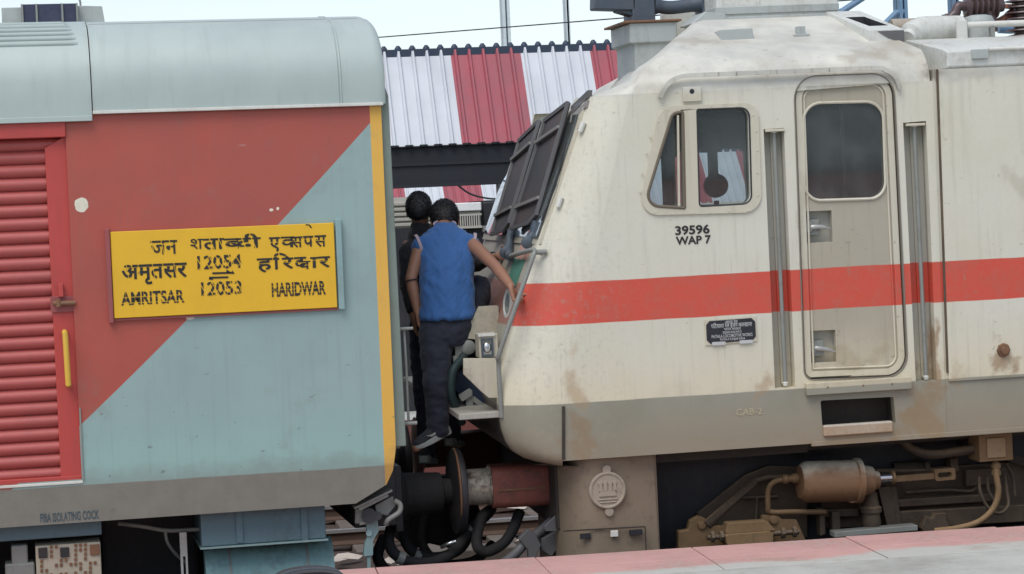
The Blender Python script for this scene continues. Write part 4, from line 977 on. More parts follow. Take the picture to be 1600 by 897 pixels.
for pts in ([(837, 345), (834, 362), (828, 376), (833, 390)], [(798, 360), (796, 378), (794, 392), (797, 402)]):
    q = [on_nose(x, y, .04, .3) for x, y in pts]; m = MB().tube(q, [.022, .026, .03, .026], 10, smooth=4)
    m.lathe(q[2]+Vector((-.02, -.03, -.01)), (.2, 1, 0), [(0, .02), (.01, .04), (.06, .04), (.07, .02)], 16).build('wiper_motor', M['slate'], loco)
MB().tube([on_nose(x, y, .03) for x, y in ((884, 222), (868, 290), (846, 345))], .006, 8).build('wiper', M['cab_dark'], loco)
# front face fittings
for px, py, h, mt in ((822, 386, .15, 'decal_pink'), (806, 425, .16, 'decal_green')):
    p = on_nose(px, py); y, z = p.y, p.z; front_panel(y-.14, y+.14, z-h/2, z+h/2, .006, .004, 'front_decal', M[mt], loco, 2, 2)
hA = L(834, 392, .35); hB = L(778, 560, .35); hC = L(783, 650, .35)
mb = MB().tube([on_nose(793, 403, .02), L(799, 400, .55), L(808, 397, .40), L(830, 391, .08), L(835, 393, .05), L(829, 412, .04), L(806, 478, .04), L(780, 553, .08), L(779, 565, .12), L(781, 610, .14), L(784, 652, .16)], .0145, 12, smooth=5)
mb.tube([L(834, 392, .10), L(848, 397, .10)], .012, 10)
fh = mb.build('front_handrail', M['grey_metal'], loco)
MB().lathe(L(841, 394, .10), (1, 0, 0), [(-.01, .016), (.05, .016)], 10).build('rail_bracket', M['grey_metal'], fh)
mb = MB().tube([L(766, 470, 2.1), L(775, 440, 2.1), L(790, 400, 2.1)], .02, 10).tube([L(749, 478, 2.45), L(768, 420, 2.45), L(785, 382, 2.45)], .02, 10); mb.build('far_handrail', M['white_metal'], loco)
# headlamp drum at the right of the man's hand
a = L(800, 478, .40)
mb = MB().lathe((a.x+.10, .40, a.z), (-1, -.10, .12), [(0, .075), (.05, .082), (.115, .085), (.12, .09), (.135, .09), (.137, .07), (.125, .06)], 30); lamp = mb.build('headlamp', M['white_metal'], loco)
MB().lathe((a.x+.10, .40, a.z), (-1, -.10, .12), [(.131, .068), (.1335, .04), (.134, .002)], 30).build('lamp_lens', M['glass_grey'] if 'glass_grey' in M else paint('lamp_lens', (0.22, .24, .23), .2), lamp)
# end platform: step, side plate, marker lamp box, cream apron
q = rectf(L, 716, 641, 790, 654, .20)
mb = MB().box(q[0], q[1], .18, 3.0, q[2], q[3]-.012); mb.build('front_step', M['step_grey'], loco, bevel=.006)
mb = MB().prism(L2([(724, 560), (781, 560), (783, 622), (764, 622), (752, 612), (724, 585)], .22), .22, .24); mb.build('apron', M['cream_plain'], loco, bevel=.005)
mb = MB().prism(rpoly(L2([(713, 514), (738, 500), (748, 479), (779, 477), (780, 520), (752, 531), (718, 528)], .60), .012, 3), .60, .62); mb.build('apron_guard', M['cream_plain'], loco, bevel=.005)
q = rectf(L, 749, 522, 779, 560, .25)
bx = MB().box(q[0], q[1], .26, .42, q[2], q[3]).build('marker_box', M['cream_plain'], loco, bevel=.006)
MB().box(q[0]-.005, q[1]-.02, .245, .265, q[3]-.012, q[3]+.006).build('box_lid', M['white_metal'], bx)
q2 = rectf(L, 752, 529, 771, 557, .25); MB().plate(rect(*q2), [rect(q2[0]+.012, q2[1]-.012, q2[2]+.012, q2[3]-.012)], .245, .26).build('lamp_frame', M['slate'], bx)
MB().ball(((q2[0]+q2[1])/2, .265, (q2[2]+q2[3])/2), .028, .02, .036).build('marker_lamp', M['chrome'], bx)
mb = MB().lathe(L(728, 541, .7), (0, -1, 0), [(0, .045), (.1, .045), (.11, .03)], 20).obox(L(716, 540, .62), L(716, 562, .62), .04, .03, (0, 1, 0)).tube([L(712, 556, .6), L(714, 575, .6)], .02)
mb.build('jumper_socket', M['grey_metal'], loco)
mb = MB().tube([L(730, 545, .66), L(722, 560, .6), L(708, 580, .55), L(705, 612, .55), L(713, 640, .6), L(722, 660, .7)], .026, 12, smooth=6); mb.build('jumper_cable', paint('teal_cable', (0.012, .034, .038), .6), loco)
mb = MB().prism(L2([(712, 580), (722, 578), (768, 628), (760, 640), (735, 640), (708, 606)], .72), .72, .80); mb.build('coupling_cover', paint('navy_cover', (0.022, .04, .085), .6), loco, bevel=.015)
mb = MB().prism(L2([(728, 612), (738, 610), (740, 645), (729, 645)], .62), .62, .65).prism(rpoly(L2([(716, 618), (736, 606), (738, 618), (722, 628)], .60), .01, 3), .60, .63).obox(L(738, 622, .64), L(762, 640, .64), .03, .03)
mb.build('step_bracket', M['grey_metal'], loco, bevel=.004)
mb = MB().prism(L2([(756, 640), (778, 634), (780, 643), (758, 645)], .6), .6, .66); mb.build('step_pad', M['white_metal'], loco, bevel=.004)
# dark under nose and headstock
MB().prism([(2.30, 1.28), (2.62, 1.24), (4.0, 1.24), (4.0, 1.3), (2.62, 1.30)], .2, 3.0).build('nose_floor', M['under_dark'], loco)
MB().box(2.44, 2.60, .30, 2.94, .86, 1.30).build('headstock', M['under_dark'], loco, bevel=.01)
a0, a1 = L(765, 757, .64), L(868, 757, .64)
def buffer_loco(yb):
    e = bpy.data.objects.new('buffer', None); C.objects.link(e); e.parent = loco
    z = 1.108; hw = .128
    sec = rpoly([(-hw, -hw), (hw, -hw), (hw, hw), (-hw, hw)], .05, 5)
    m = MB().loft([[(x, yb+p*s_, z+q*s_) for p, q in sec] for x, s_ in ((a0.x, 1.0), (a0.x+.03, 1.0), (a1.x-.10, 1.02), (a1.x-.06, 1.03))])
    m.build('buffer_case', M['buffer_red'], e, bevel=.008)
    MB().box(a1.x-.06, a1.x-.02, yb-.19, yb+.19, z-.18, z+.18).build('buffer_base', M['buffer_red'], e, bevel=.01)
    MB().obox((a0.x+.03, yb-hw-.002, z-.012), (a1.x-.09, yb-hw-.002, z-.012), .012, .012).build('case_seam', M['rust'], e)
    xs0 = L(716, 757, yb if yb < 1 else .64).x
    MB().lathe((a0.x+.01, yb, z+.004), (-1, 0, 0), [(0, .122), (.018, .122), (.022, .112), (a0.x-xs0, .112)], 32).build('buffer_plunger', paint('plunger', (0.46, .42, .35), .38, (0.075, .048, .03), 1.5, 5, metal=.2, bump=.4) if yb < 1 else M['rust'], e)
    xh = L(711, 757, .64).x
    MB().lathe((xh+.05, yb, z), (-1, 0, 0), [(0, .115), (.012, .15), (.035, .23), (.045, .255), (.052, .25), (.056, .01)], 40).build('buffer_head', M['rust'], e)
buffer_loco(.64); buffer_loco(2.60)
# hoses and pilot
hose([(812, 800, .7), (800, 830, .6), (785, 850, .55), (760, 862, .5), (745, 850, .5), (752, 810, .6), (768, 795, .8)], .034, loco, M['black_rubber'], L)
hose([(880, 800, .6), (850, 825, .5), (820, 850, .45), (800, 870, .45), (770, 890, .5)], .03, loco, M['slate_grey'], L)
mb = MB().prism(L2([(810, 842), (826, 826), (838, 836), (846, 852), (838, 868), (842, 900), (828, 900), (825, 860)], .4), .4, .45).prism(L2([(846, 842), (880, 826), (880, 846), (862, 870), (846, 860)], .45), .45, .6).prism(L2([(850, 822), (874, 800), (884, 800), (884, 830), (852, 830)], .35), .35, .37)
mb.build('coupling_hook', M['slate_grey'], loco, bevel=.006)
za = zsk-.01; zb = .22; xpl = L(930, 780, .06).x; xpr = L(1026, 780, .06).x; xpl2 = L(872, 780, .3).x
ring = [(xpr, .10)]+[(xpl+.02, .06)]+[(xpl-(xpl-xpl2)*math.sin(t), .06+.30*(1-math.cos(t))) for t in [math.pi/2*k/8 for k in range(9)]]+[(xpl2+.01, 1.1)]
m = MB().grid([[(x+(.0 if i else (za-z)*.016), y, z) for i, (x, y) in enumerate(ring)] for z in (zb, za)])
m.grid([[(x+.02, y+.02, z) for x, y in ring] for z in (zb, za)])
pil = m.build('pilot', M['pilot'], loco, smooth=50)
MB().add([(xpr-.002, .102, zb), (xpr-.002, .5, zb), (xpr-.002, .5, za), (xpr-.002, .102, za)], [(0, 1, 2, 3)]).build('pilot_rib', M['under_dark'], pil)
a = L(949, 766, .055)
emb = MB().lathe((a.x, .062, a.z), (0, -1, 0), [(0, .112), (.014, .112), (.020, .106), (.020, .098), (.014, .094), (.013, .002)], 36).build('emblem', M['pilot_light'] if 'pilot_light' in M else dusty('emblem_dust', (0.33, .28, .22), (0.40, .34, .27), .6), loco)
eb = M_e = emb.data.materials[0]
mb = MB().prism(rpoly(rect(a.x-.024, a.x+.024, a.z+.095, a.z+.150), .02, 5), .046, .064); mb.build('emblem_tab', eb, emb, bevel=.004)
mb = MB().lathe((a.x+.005, .06, a.z-.13), (0, -1, 0), [(0, .028), (.012, .026), (.014, .005)], 18); mb.build('emblem_stud', eb, emb)
mb = MB().prism([(a.x-.055, a.z-.035), (a.x+.055, a.z-.035), (a.x+.045, a.z-.005), (a.x-.045, a.z-.005)], .040, .052)
for dx in (-.042, -.014, .016, .044): mb.prism([(a.x+dx-.013, a.z-.005), (a.x+dx+.013, a.z-.005), (a.x+dx+.009, a.z+.03), (a.x+dx+.016, a.z+.05), (a.x+dx, a.z+.062), (a.x+dx-.014, a.z+.045), (a.x+dx-.008, a.z+.03)], .041, .052)
mb.box(a.x-.06, a.x+.06, .042, .052, a.z-.058, a.z-.05).box(a.x-.05, a.x+.05, .042, .052, a.z-.075, a.z-.067)
mb.build('emblem_relief', eb, emb, bevel=.003)
for px0, py0, px1, py1 in ((907, 834, 923, 842), (984, 828, 1004, 836)):
    q = rectf(L, px0, py0, px1, py1, .055); MB().box(q[0], q[1], .052, .07, q[2], q[3]).build('pilot_slot', M['cab_dark'], pil)
q = rectf(L, 954, 829, 966, 839, .05); MB().box(q[0], q[1], .045, .06, q[2], q[3]).build('pilot_lamp', M['white_metal'], pil, bevel=.004)
a = L(880, 830, .05); b = L(1008, 823, .05); mb = MB().obox((a.x, .052, a.z), (b.x, .052, b.z+.0), .006, .008).obox((b.x, .052, b.z), (b.x, .052, .3), .006, .008, (0, 1, 0)); mb.build('pilot_seam', M['under_dark'], pil)

# bogie and brake gear
Y0 = .36
def LP(px, py, y=Y0): return L(px, py, y)
bog = bpy.data.objects.new('bogie', None); C.objects.link(bog); bog.parent = loco
MB().lathe(LP(1175, 850, .75)*1.0, (0, 1, 0), [(0, .30), (.02, .546), (.13, .546), (.14, .57), (.16, .57)], 48).build('wheel', M['under_dark'], bog)
MB().box(3.0, 14, 1.0, 2.3, .5, 1.28).build('bogie_core', M['cab_dark'], bog)
MB().box(3.05, 14, .52, .56, .25, 1.30).build('bogie_back', M['cab_dark'], bog)
mb = MB().prism(L2([(1090, 802), (1165, 742), (1200, 728), (1262, 730), (1262, 840), (1090, 840)], .46), .46, .50); mb.build('bogie_plate', M['under'], bog, bevel=.006)
mb = MB().prism(L2([(1060, 830), (1075, 828), (1078, 814), (1092, 806), (1106, 812), (1112, 822), (1190, 822), (1192, 806), (1215, 804), (1222, 812), (1245, 812), (1262, 850), (1262, 890), (1060, 890)], .30), .30, .36); mb.build('axle_guard', M['under_light'], bog, bevel=.008)
for px, py in ((1096, 820), (1208, 812)): MB().lathe(LP(px, py, .30), (0, -1, 0), [(0, .026), (.02, .024), (.022, .01)], 14).build('guard_bolt', M['under_light'], bog)
mb = MB().obox(LP(1102, 818, .28), LP(1180, 752, .36), .03, .03).tube([LP(1107, 822, .30), LP(1180, 752, .38), LP(1200, 746, .38), LP(1255, 744, .38)], .018, 10); mb.build('sand_pipe', M['under'], bog)
mb = MB().tube([LP(1252, 746, .26), LP(1235, 748, .26), LP(1212, 752, .27), LP(1201, 764, .28), LP(1200, 790, .29), LP(1204, 800, .30), LP(1240, 800, .30), LP(1290, 800, .32)], .017, 12, smooth=5); mb.build('air_pipe', M['under_light'], bog)
mb = MB().lathe(LP(1222, 749, .26), (1, 0, 0), [(0, .02), (.01, .03), (.03, .03), (.035, .022), (.06, .022), (.07, .032), (.10, .032), (.105, .024)], 14); mb.build('pipe_union', M['under_light'], bog)
mb = MB().tube([LP(1160, 778, .42), LP(1215, 776, .42)], .01).tube([LP(1183, 778, .41), LP(1181, 820, .41)], .010); mb.build('drain_pipe', M['under'], bog)
mb = MB().prism(L2([(1137, 818), (1198, 814), (1212, 829), (1134, 834)], .20), .20, .30); mb.build('brake_pad_plate', M['under_light'], bog, bevel=.006)
mb = MB().prism(rpoly(L2([(1135, 836), (1208, 831), (1208, 846), (1200, 853), (1142, 857), (1136, 850)], .16), .015, 3), .16, .30); mb.build('brake_block', M['under_light'], bog, bevel=.012)
mb = MB().tube([LP(1105, 840, .22), LP(1248, 831, .22)], .016, 10)
for px, py in ((1112, 839), (1126, 838), (1222, 833), (1240, 831)): p = LP(px, py, .22); mb.lathe((p.x-.01, p.y, p.z), (1, 0, 0), [(0, .02), (.005, .034), (.025, .034), (.03, .02)], 8)
mb.build('brake_rod', M['under'], bog)
# brake cylinder
a = LP(1256, 753, .24); b = LP(1338, 751, .24)
M['cyl'] = dusty('brake_cylinder', (0.20, .11, .055), (0.56, .50, .39), 1.0, .6, 5, (.25, .85))
d = (b-a); ln = d.length
cyl = MB().lathe(a, d, [(-.03, .05), (-.028, .10), (0, .122), (.02, .128), (ln-.02, .128), (ln-.01, .140), (ln+.02, .140), (ln+.025, .10), (ln+.10, .085), (ln+.105, .06), (ln+.14, .055)], 36).build('brake_cylinder', M['cyl'], bog)
MB().prism(L2([(1326, 722), (1336, 722), (1345, 727), (1338, 735), (1340, 778), (1345, 784), (1330, 787), (1322, 780)], .19), .19, .26).build('cylinder_clamp', M['cyl'], cyl, bevel=.006)
a = LP(1362, 748, .24); b = LP(1393, 746, .24); MB().tube([a, b], .026, 18).build('piston_rod', M['chrome'], cyl)
mb = MB().lathe(LP(1392, 746, .24), (1, 0, 0), [(0, .02), (.005, .042), (.02, .042), (.025, .03)], 14).obox(LP(1397, 748, .24), LP(1462, 743, .24), .04, .036)
mb.plate(rpoly(L2([(1460, 734), (1492, 731), (1494, 749), (1462, 752)], .21), .012, 3), [rpoly(L2([(1465, 739), (1487, 737), (1488, 745), (1466, 747)], .21), .02, 4)], .21, .27)
mb.build('slack_adjuster', M['under_light'], cyl, bevel=.004)
mb = MB().lathe(LP(1360, 770, .3), (0, 0, -1), [(0, .04), (.08, .05), (.09, .065), (.12, .065), (.125, .05), (.19, .06), (.2, .055), (.25, .06)], 20); mb.build('damper', M['under'], bog)
q = rectf(L, 1302, 826, 1430, 838, .24)
mb = MB().obox(LP(1300, 834, .24), LP(1430, 823, .24), .10, .035); mb.build('tie_bar', M['grey_metal'], bog, bevel=.005)
mb = MB()
for (x0_, y0_, x1_, y1_, w) in ((1340, 790, 1560, 776, .05), (1400, 812, 1620, 800, .11), (1392, 760, 1400, 822, .05), (1280, 802, 1340, 800, .05)): mb.obox(LP(x0_, y0_, .42), LP(x1_, y1_, .42), .06, w) if abs(x1_-x0_) > 20 else mb.obox(LP(x0_, y0_, .38), LP(x1_, y1_, .38), .06, w, (0, 1, 0))
mb.build('bogie_beam', M['under'], bog, bevel=.008)
mb = MB().prism(L2([(1285, 740), (1620, 720), (1620, 815), (1285, 825)], .48), .48, .52); mb.build('bogie_frame', M['under'], bog, bevel=.004)
for pts in ([(1300, 800), (1312, 800), (1314, 838), (1302, 838)], [(1372, 762), (1390, 760), (1402, 826), (1388, 828)], [(1280, 795), (1288, 795), (1290, 835), (1282, 838)]):
    MB().prism(L2(pts, .34), .34, .42).build('hanger', M['under'], bog, bevel=.005)
mb = MB().prism(L2([(1448, 806), (1456, 810), (1462, 803), (1480, 802), (1478, 812), (1486, 826), (1478, 840), (1446, 840), (1440, 826)], .30), .30, .36); mb.build('lifting_lug', M['under'], bog, bevel=.006)
mb = MB().tube([LP(1415, 770, .42), LP(1480, 766, .42), LP(1515, 768, .42), LP(1526, 762, .42)], .011, 8, smooth=4).tube([LP(1320, 738, .45), LP(1420, 736, .45), LP(1470, 735, .45)], .018, 8).obox(LP(1486, 715, .45), LP(1488, 735, .45), .05, .10, (0, 1, 0)).obox(LP(1447, 722, .45), LP(1449, 735, .45), .03, .04, (0, 1, 0))
mb.build('frame_pipe', M['under'], bog)
mb = MB().prism(L2([(1510, 735), (1575, 730), (1575, 755), (1510, 760)], .40), .40, .46); mb.build('terminal_block', M['under'], bog, bevel=.006)
mb = MB().lathe(LP(1395, 735, .5), (1, 0, 0), [(0, .05), (.2, .05)], 14).obox(LP(1500, 690, .47), LP(1625, 730, .47), .05, .12, (0, 1, 0)); mb.build('frame_tube', M['under_dark'], bog)
# junction box and cables hanging from the skirt
q = rectf(L, 1530, 678, 1583, 721, .14)
jb = MB().box(q[0], q[1], .14, .34, q[2], q[3]).build('junction_box', M['under_light'], loco, bevel=.008)
q2 = rectf(L, 1542, 684, 1571, 715, .135); MB().box(q2[0], q2[1], .128, .145, q2[2], q2[3]).build('box_cover', dusty('cover_dust', (0.30, .20, .10), (0.4, .3, .2), .6), jb, bevel=.004)
mb = MB().tube([L(1405, 685, .4), L(1425, 702, .36), L(1455, 710, .30), L(1495, 706, .26), L(1532, 700, .24)], .030, 12, smooth=6); mb.build('cable_hose', M['under'], jb)
mb = MB().tube([L(1556, 722, .20), L(1557, 745, .18), L(1560, 770, .17), L(1552, 795, .17), L(1530, 815, .18), L(1498, 825, .2), L(1460, 830, .22)], .020, 12, smooth=6); mb.build('cable_hose', M['under_light'], jb)
mb = MB().lathe(L(1556, 723, .20), (0, 0, -1), [(0, .022), (.01, .032), (.03, .032), (.035, .022), (.06, .03), (.075, .03), (.08, .02)], 14); mb.build('cable_gland', M['under_light'], jb)
for pts in ([(1530, 745, .3), (1532, 770, .26), (1545, 795, .25), (1562, 802, .25), (1575, 790, .26), (1573, 765, .3), (1570, 740, .34)], [(1543, 745, .3), (1545, 768, .28), (1555, 785, .27)], [(1572, 725, .3), (1582, 745, .3), (1586, 775, .3)]):
    MB().tube([L(*p) for p in pts], .011, 10, smooth=6).build('thin_cable', M['under'], jb)
MB().box(3.2, 14, .30, .5, 1.24, 1.30).build('skirt_return', M['under_dark'], loco)

# roof equipment
q = rectf(L, 1127, 44, 1178, 68, .62)
rv = MB().prism(L2([(1127, 66), (1127, 47), (1176, 44), (1178, 64)], .45), .45, .85); rv.box(q[0]-.02, q[0]+.04, .56, .74, q[2]+.02, q[3]-.01); rv.build('roof_vent', M['roof_grey'], loco, bevel=.004)
p = L(1250, 50, .5); MB().box(p.x-.02, p.x+.03, .48, .54, p.z-.02, p.z+.035).box(p.x-.05, p.x+.05, .46, .56, p.z-.03, p.z-.015).build('lifting_eye', M['roof_grey'], loco, bevel=.004)
# open hatch box
def PB(px, py, y): return L(px, py, y)
a, b, c_, d_ = PB(1356, 62, .30), PB(1412, 58, .30), PB(1378, 25, .95), PB(1330, 24, .95)
a = L(1357, 66, .32); wx = L(1411, 60, .32).x-a.x; zb = a.z-.06
mb = MB(); x0_, x1_ = a.x, a.x+wx; yy0, yy1 = .30, .95; zt0 = L(1384, 47, .3).z; zt1 = zt0+.17
v = [(x0_, yy0, zt0), (x1_, yy0, zt0), (x1_-.06, yy1, zt1), (x0_-.06, yy1, zt1)]; hx = [(x0_+.05, yy0+.14, zt0+.037), (x1_-.05, yy0+.14, zt0+.037), (x1_-.10, yy1-.2, zt1-.052), (x0_+.0, yy1-.2, zt1-.052)]
mb.add(v+hx, [(0, 1, 5, 4), (1, 2, 6, 5), (2, 3, 7, 6), (3, 0, 4, 7)])
lo = [(x, y, z-.16) for x, y, z in v]; mb.add(v+lo, [(0, 4, 5, 1), (1, 5, 6, 2), (2, 6, 7, 3), (3, 7, 4, 0)])
hb = mb.build('roof_hatch', M['roof_white'], loco); MB().add([(x, y, z-.10) for x, y, z in hx]+hx, [(0, 1, 2, 3), (0, 4, 5, 1), (1, 5, 6, 2), (2, 6, 7, 3), (3, 7, 4, 0)]).build('hatch_inside', M['cab_dark'], hb)
MB().add([(x0_+.05, yy0-.004, zt0-.005), (x1_-.0, yy0-.004, zt0-.005), (x1_-.0, yy0-.004, zt0-.085), (x0_+.12, yy0-.004, zt0-.05)], [(0, 1, 2, 3)]).build('hatch_mouth', M['slate_grey'], hb)
# air conditioner on the cab roof
q = rectf(L, 1119, -30, 1310, 32, 1.15)
ac = MB().box(q[0], q[1], 1.15, 2.1, q[2]-.05, q[3]).build('roof_air_conditioner', M['roof_white'], loco, bevel=.012)
for py0, py1, e in ((24, 33, .03), (8, 20, .015)):
    k = rectf(L, 1119, py0, 1310, py1, 1.14); MB().box(k[0]-e*.3, k[1]+e*.3, 1.15-e, 2.1, k[2]-(.03 if e > .02 else 0), k[3]).build('unit_ledge', M['roof_grey'], ac, bevel=.005)
# headlight turret and horn on the front slope
q = rectf(L, 984, 46, 1032, 110, 1.45)
tu = MB().loft([[(q[0]+f*.0+dx0, 1.40-g, z), (q[1]+.10, 1.40-g, z), (q[1]+.10, 1.95+g, z), (q[0]+dx0, 1.95+g, z)] for z, dx0, g, f in ((3.20, .02, 0, 0), (q[3]-.10, .02, 0, 0), (q[3]-.09, -.01, .02, 0), (q[3]+.04, -.01, .02, 0))]).build('headlight_turret', M['roof_grey'], loco, bevel=.008)
MB().box(q[0]-.05, q[1]+.13, 1.36, 2.0, q[3]+.04, q[3]+.055).build('turret_flange', M['rust'], tu, bevel=.004)
k = rectf(L, 986, -20, 1022, 36, 1.45); mb = MB().box(k[0], k[1], 1.42, 1.7, k[2]-.04, k[3]).obox(L(925, 4, 1.5), L(990, 6, 1.5), .16, .10).obox(L(962, 10, 1.5), L(990, 18, 1.5), .12, .08)
mb.tube([L(1020, 8, 1.5), L(1045, 12, 1.5), L(1075, 9, 1.5), L(1100, 6, 1.5)], [.06, .045, .045, .05], 14, smooth=4); k2 = rectf(L, 1094, -10, 1118, 24, 1.5); mb.box(k2[0], k2[1], 1.45, 1.65, k2[2], k2[3])
mb.build('horn_assembly', M['slate'], loco, bevel=.01)
mb = MB().prism(L2([(1034, 62), (1034, 12), (1095, 8), (1105, 20), (1072, 44), (1045, 70)], 1.75), 1.75, 1.8); mb.build('horn_shield', M['roof_white'], loco)
mb = MB().prism(L2([(1072, 40), (1096, 20), (1128, 24), (1134, 36), (1090, 42)], 1.2), 1.1, 1.4); mb.build('horn_base', M['roof_grey'], loco, bevel=.01)
# machine room roof
za_ = 3.532
sec = [(.0, za_), (-.012, za_+.01), (-.012, L(1530, 79).z), (.05, L(1530, 74, .05).z), (.52, L(1530, 58, .5).z), (.56, L(1530, 58, .5).z-.02), (2.7, L(1530, 58, .5).z-.02), (3.24, za_)]
xa_ = L(1464, 95).x
mb = MB().loft([[(x+(.06-y*.12 if x < 6 else 0), y, z) for y, z in sec] for x in (xa_, XR)]); mb.build('machine_roof', M['roof_white'], loco, bevel=.008)
q = rectf(L, 1518, 77, 1543, 92, -.02); mr = MB().box(q[0], q[1], -.035, .0, q[2], q[3]).build('roof_catch', M['roof_grey'], loco, bevel=.004)
p = L(1545, 77, -.03); MB().tube([(p.x, -.03, p.z), (XR, -.03, p.z)], .012).build('roof_rail', M['white_metal'], loco)
mb = MB().tube([L(1418, 60, .55), L(1428, 50, .6), L(1450, 46, .65), L(1500, 45, .7)], [.05, .075, .085, .085], 18, smooth=5); mb.build('cable_duct', M['roof_white'], loco)
mb = MB().lathe(L(1392, 44, 1.2), (1, 0, 0), [(0, .055), (.01, .06), (.5, .06)], 20); mb.build('roof_tube', dusty('tube_brown', (0.27, .23, .18), (0.4, .36, .3), .6), loco)
q = rectf(L, 1496, 32, 1512, 58, .5); MB().box(q[0], q[1], .5, .53, q[2]-.02, q[3]).build('duct_plate', M['roof_white'], loco, bevel=.004)
p = L(1512, 39, .5); mb = MB().tube([(p.x, .52, p.z), (XR, .52, p.z)], .020, 12); mb.build('busbar_rail', M['white_metal'], loco)
mb = MB().lathe(L(1530, 58, .7), (0, 0, 1), [(-.05, .10), (.10, .10), (.13, .085), (.14, .05)], 24); mb.build('rail_post', M['roof_grey'], loco)
p = L(1549, 42, .52); MB().box(p.x-.01, p.x+.015, .5, .54, p.z-.08, p.z).build('rail_support', M['grey_metal'], loco)
# insulators and copper braid on the roof
def insul(a, d, n, r, par, rr=.55):
    prof = [(0, r*.5)]
    for k in range(n): t = k*.038; prof += [(t+.004, r*rr), (t+.012, r), (t+.020, r*.96), (t+.03, r*rr)]
    prof += [(n*.038, r*rr), (n*.038+.03, r*.5)]
    return MB().lathe(a, d, prof, 26).build('insulator', M['porcelain'], par)
i1 = insul(L(1508, 12, 1.0), (1, 0, .03), 6, .085, loco)
MB().tube([L(1472, 28, 1.0), L(1482, 28, 1.0), L(1492, 22, 1.0), L(1497, 10, 1.0), L(1510, 11, 1.0)], [.022, .03, .035, .032, .03], 12, smooth=4).prism(L2([(1487, 30), (1496, 24), (1508, 26), (1508, 34), (1490, 36)], .98), .98, 1.04).build('contact_arm', M['porcelain'], i1)
MB().obox(L(1556, 9, 1.0), L(1584, 10, 1.0), .025, .025).build('contact_link', M['copper'], i1)
MB().lathe(L(1545, 50, 1.0), (0, 0, 1), [(0, .06), (.13, .05), (.14, .03)], 20).build('insulator_base', M['porcelain'], i1)
i2 = insul(L(1601, 60, 1.0), (0, 0, 1), 8, .12, loco)
MB().tube([L(1552, 38, 1.05), L(1568, 30, 1.05), L(1582, 20, 1.05), L(1592, 12, 1.05), L(1600, 0, 1.05)], [.03, .025, .03, .05, .06], 12, smooth=4).build('copper_braid', M['copper'], i2)
MB().tube([L(1560, 45, 1.3), L(1580, 46, 1.3), L(1600, 44, 1.3)], .03, 12).build('roof_cable', M['mast_blue'], i2)

# ================================================================== beyond the train: canopies, kiosk, masts, wire
def canopy(label, root, xb, w, ye, ze, yr, zr, yback, xl, xr, beam, cols):
    e = empty('platform_canopy', label, 'canopy', root, group='striped platform canopies')
    ox, oy, oz = root
    m = MB(); pit = w/5; nx = int((xr-xl)/pit); x = xb-math.ceil((xb-xl)/pit)*pit; pts = []
    for k in range(nx+1):
        pts += [(x+.0*pit, 0), (x+.18*pit, 0), (x+.26*pit, 1), (x+.40*pit, 1), (x+.48*pit, 0)]; x += pit
    h = .032; d = Vector((0, yr-ye, zr-ze)).normalized(); nv = Vector((0, -d.z, d.y))
    rows = []
    for t in (0, .33, .66, 1.0): rows.append([(px, ye+(yr-ye)*t+nv.y*h*b, ze+(zr-ze)*t+nv.z*h*b) for px, b in pts])
    m.grid(rows).build('roof_sheet', canopy_sheet(xb-w-ox, w), e, off=root, smooth=20)
    m = MB()
    for k in range(0, len(pts), 5):
        px = pts[k][0]+.33*pit; m.lathe((px, yr+.01, zr-.02), (0, 0, 1), [(0, .04), (.055, .038), (.085, .016)], 8)
    m.box(xl, xr, yr-.035, yr+.06, zr-.09, zr+.022); m.build('ridge_cap', M['ridge'], e, off=root)
    MB().add([(xl, yr+.05, zr-.03), (xr, yr+.05, zr-.03), (xr, yback, zr-.3), (xl, yback, zr-.3)], [(0, 1, 2, 3)]).build('roof_deck', M['dark_beam'], e, off=root)
    if beam:
        m = MB().box(xl, xr, ye+.02, ye+.22, beam, ze+.01); m.box(xl, xr, ye-.02, ye+.26, beam-.012, beam+.02); m.box(xl, xr, ye-.0, ye+.03, beam+.22, beam+.25)
        for k in range(0, len(pts), 5): px = pts[k][0]+.33*pit; m.lathe((px, ye-.012, ze+.015), (0, 0, -1), [(0, .045), (.02, .045), (.03, .01)], 8)
        m.box(xl, xr, ye-.012, ye+.02, ze-.012, ze+.002)
        m.build('eave_girder', M['dark_beam'], e, off=root)
        MB().add([(xl, ye+.04, ze-.02), (xr, ye+.04, ze-.02), (xr, yback, ze-.1), (xl, yback, ze-.1)], [(0, 1, 2, 3)]).build('soffit', M['dark_beam'], e, off=root)
    for cx, cy in cols: MB().box(cx-.12, cx+.12, cy-.12, cy+.12, oz, ze-.02).build('column', M['mast'], e, off=root, bevel=.01)
M['ridge'] = paint('ridge_cap_blue', (0.028, 0.048, 0.085), .6)
we = W(722, 225, 11); wr = W(722, 78, 12.6)
zr_ = W(790, 75.5, 11.6).z
canopy('red and white striped sheet canopy with a dark girder behind the couplings', (4.0, 17, .76), we.x, .785, 11.0, W(715, 226, 11).z, 11.6, zr_, 22, -9, 5.62, W(705, 289, 11.1).z, [(-3, 16), (5, 17)])
w2 = W(697, 291, 31)
canopy('distant red and white striped canopy seen low under the dark girder', (8.0, 36, 0), w2.x, .775, 31.0, W(700, 335, 31).z, 32.0, W(700, 252, 32).z, 38, -10, 26, None, [(-4, 36), (16, 36)])
def kx(px, py, Y=10.6): return W(px, py, Y)
rt = (kx(735, 340).x, 11.3, .76)
kio = empty('platform_kiosk', 'cream and black platform kiosk with a white fascia and vent grille', 'kiosk', rt)
q = rectf(kx, 690, 336, 815, 400, 10.6); MB().box(q[0], q[1], 10.6, 12.2, .76, q[3]-.12).build('kiosk_body', M['cab_dark'], kio, off=rt)
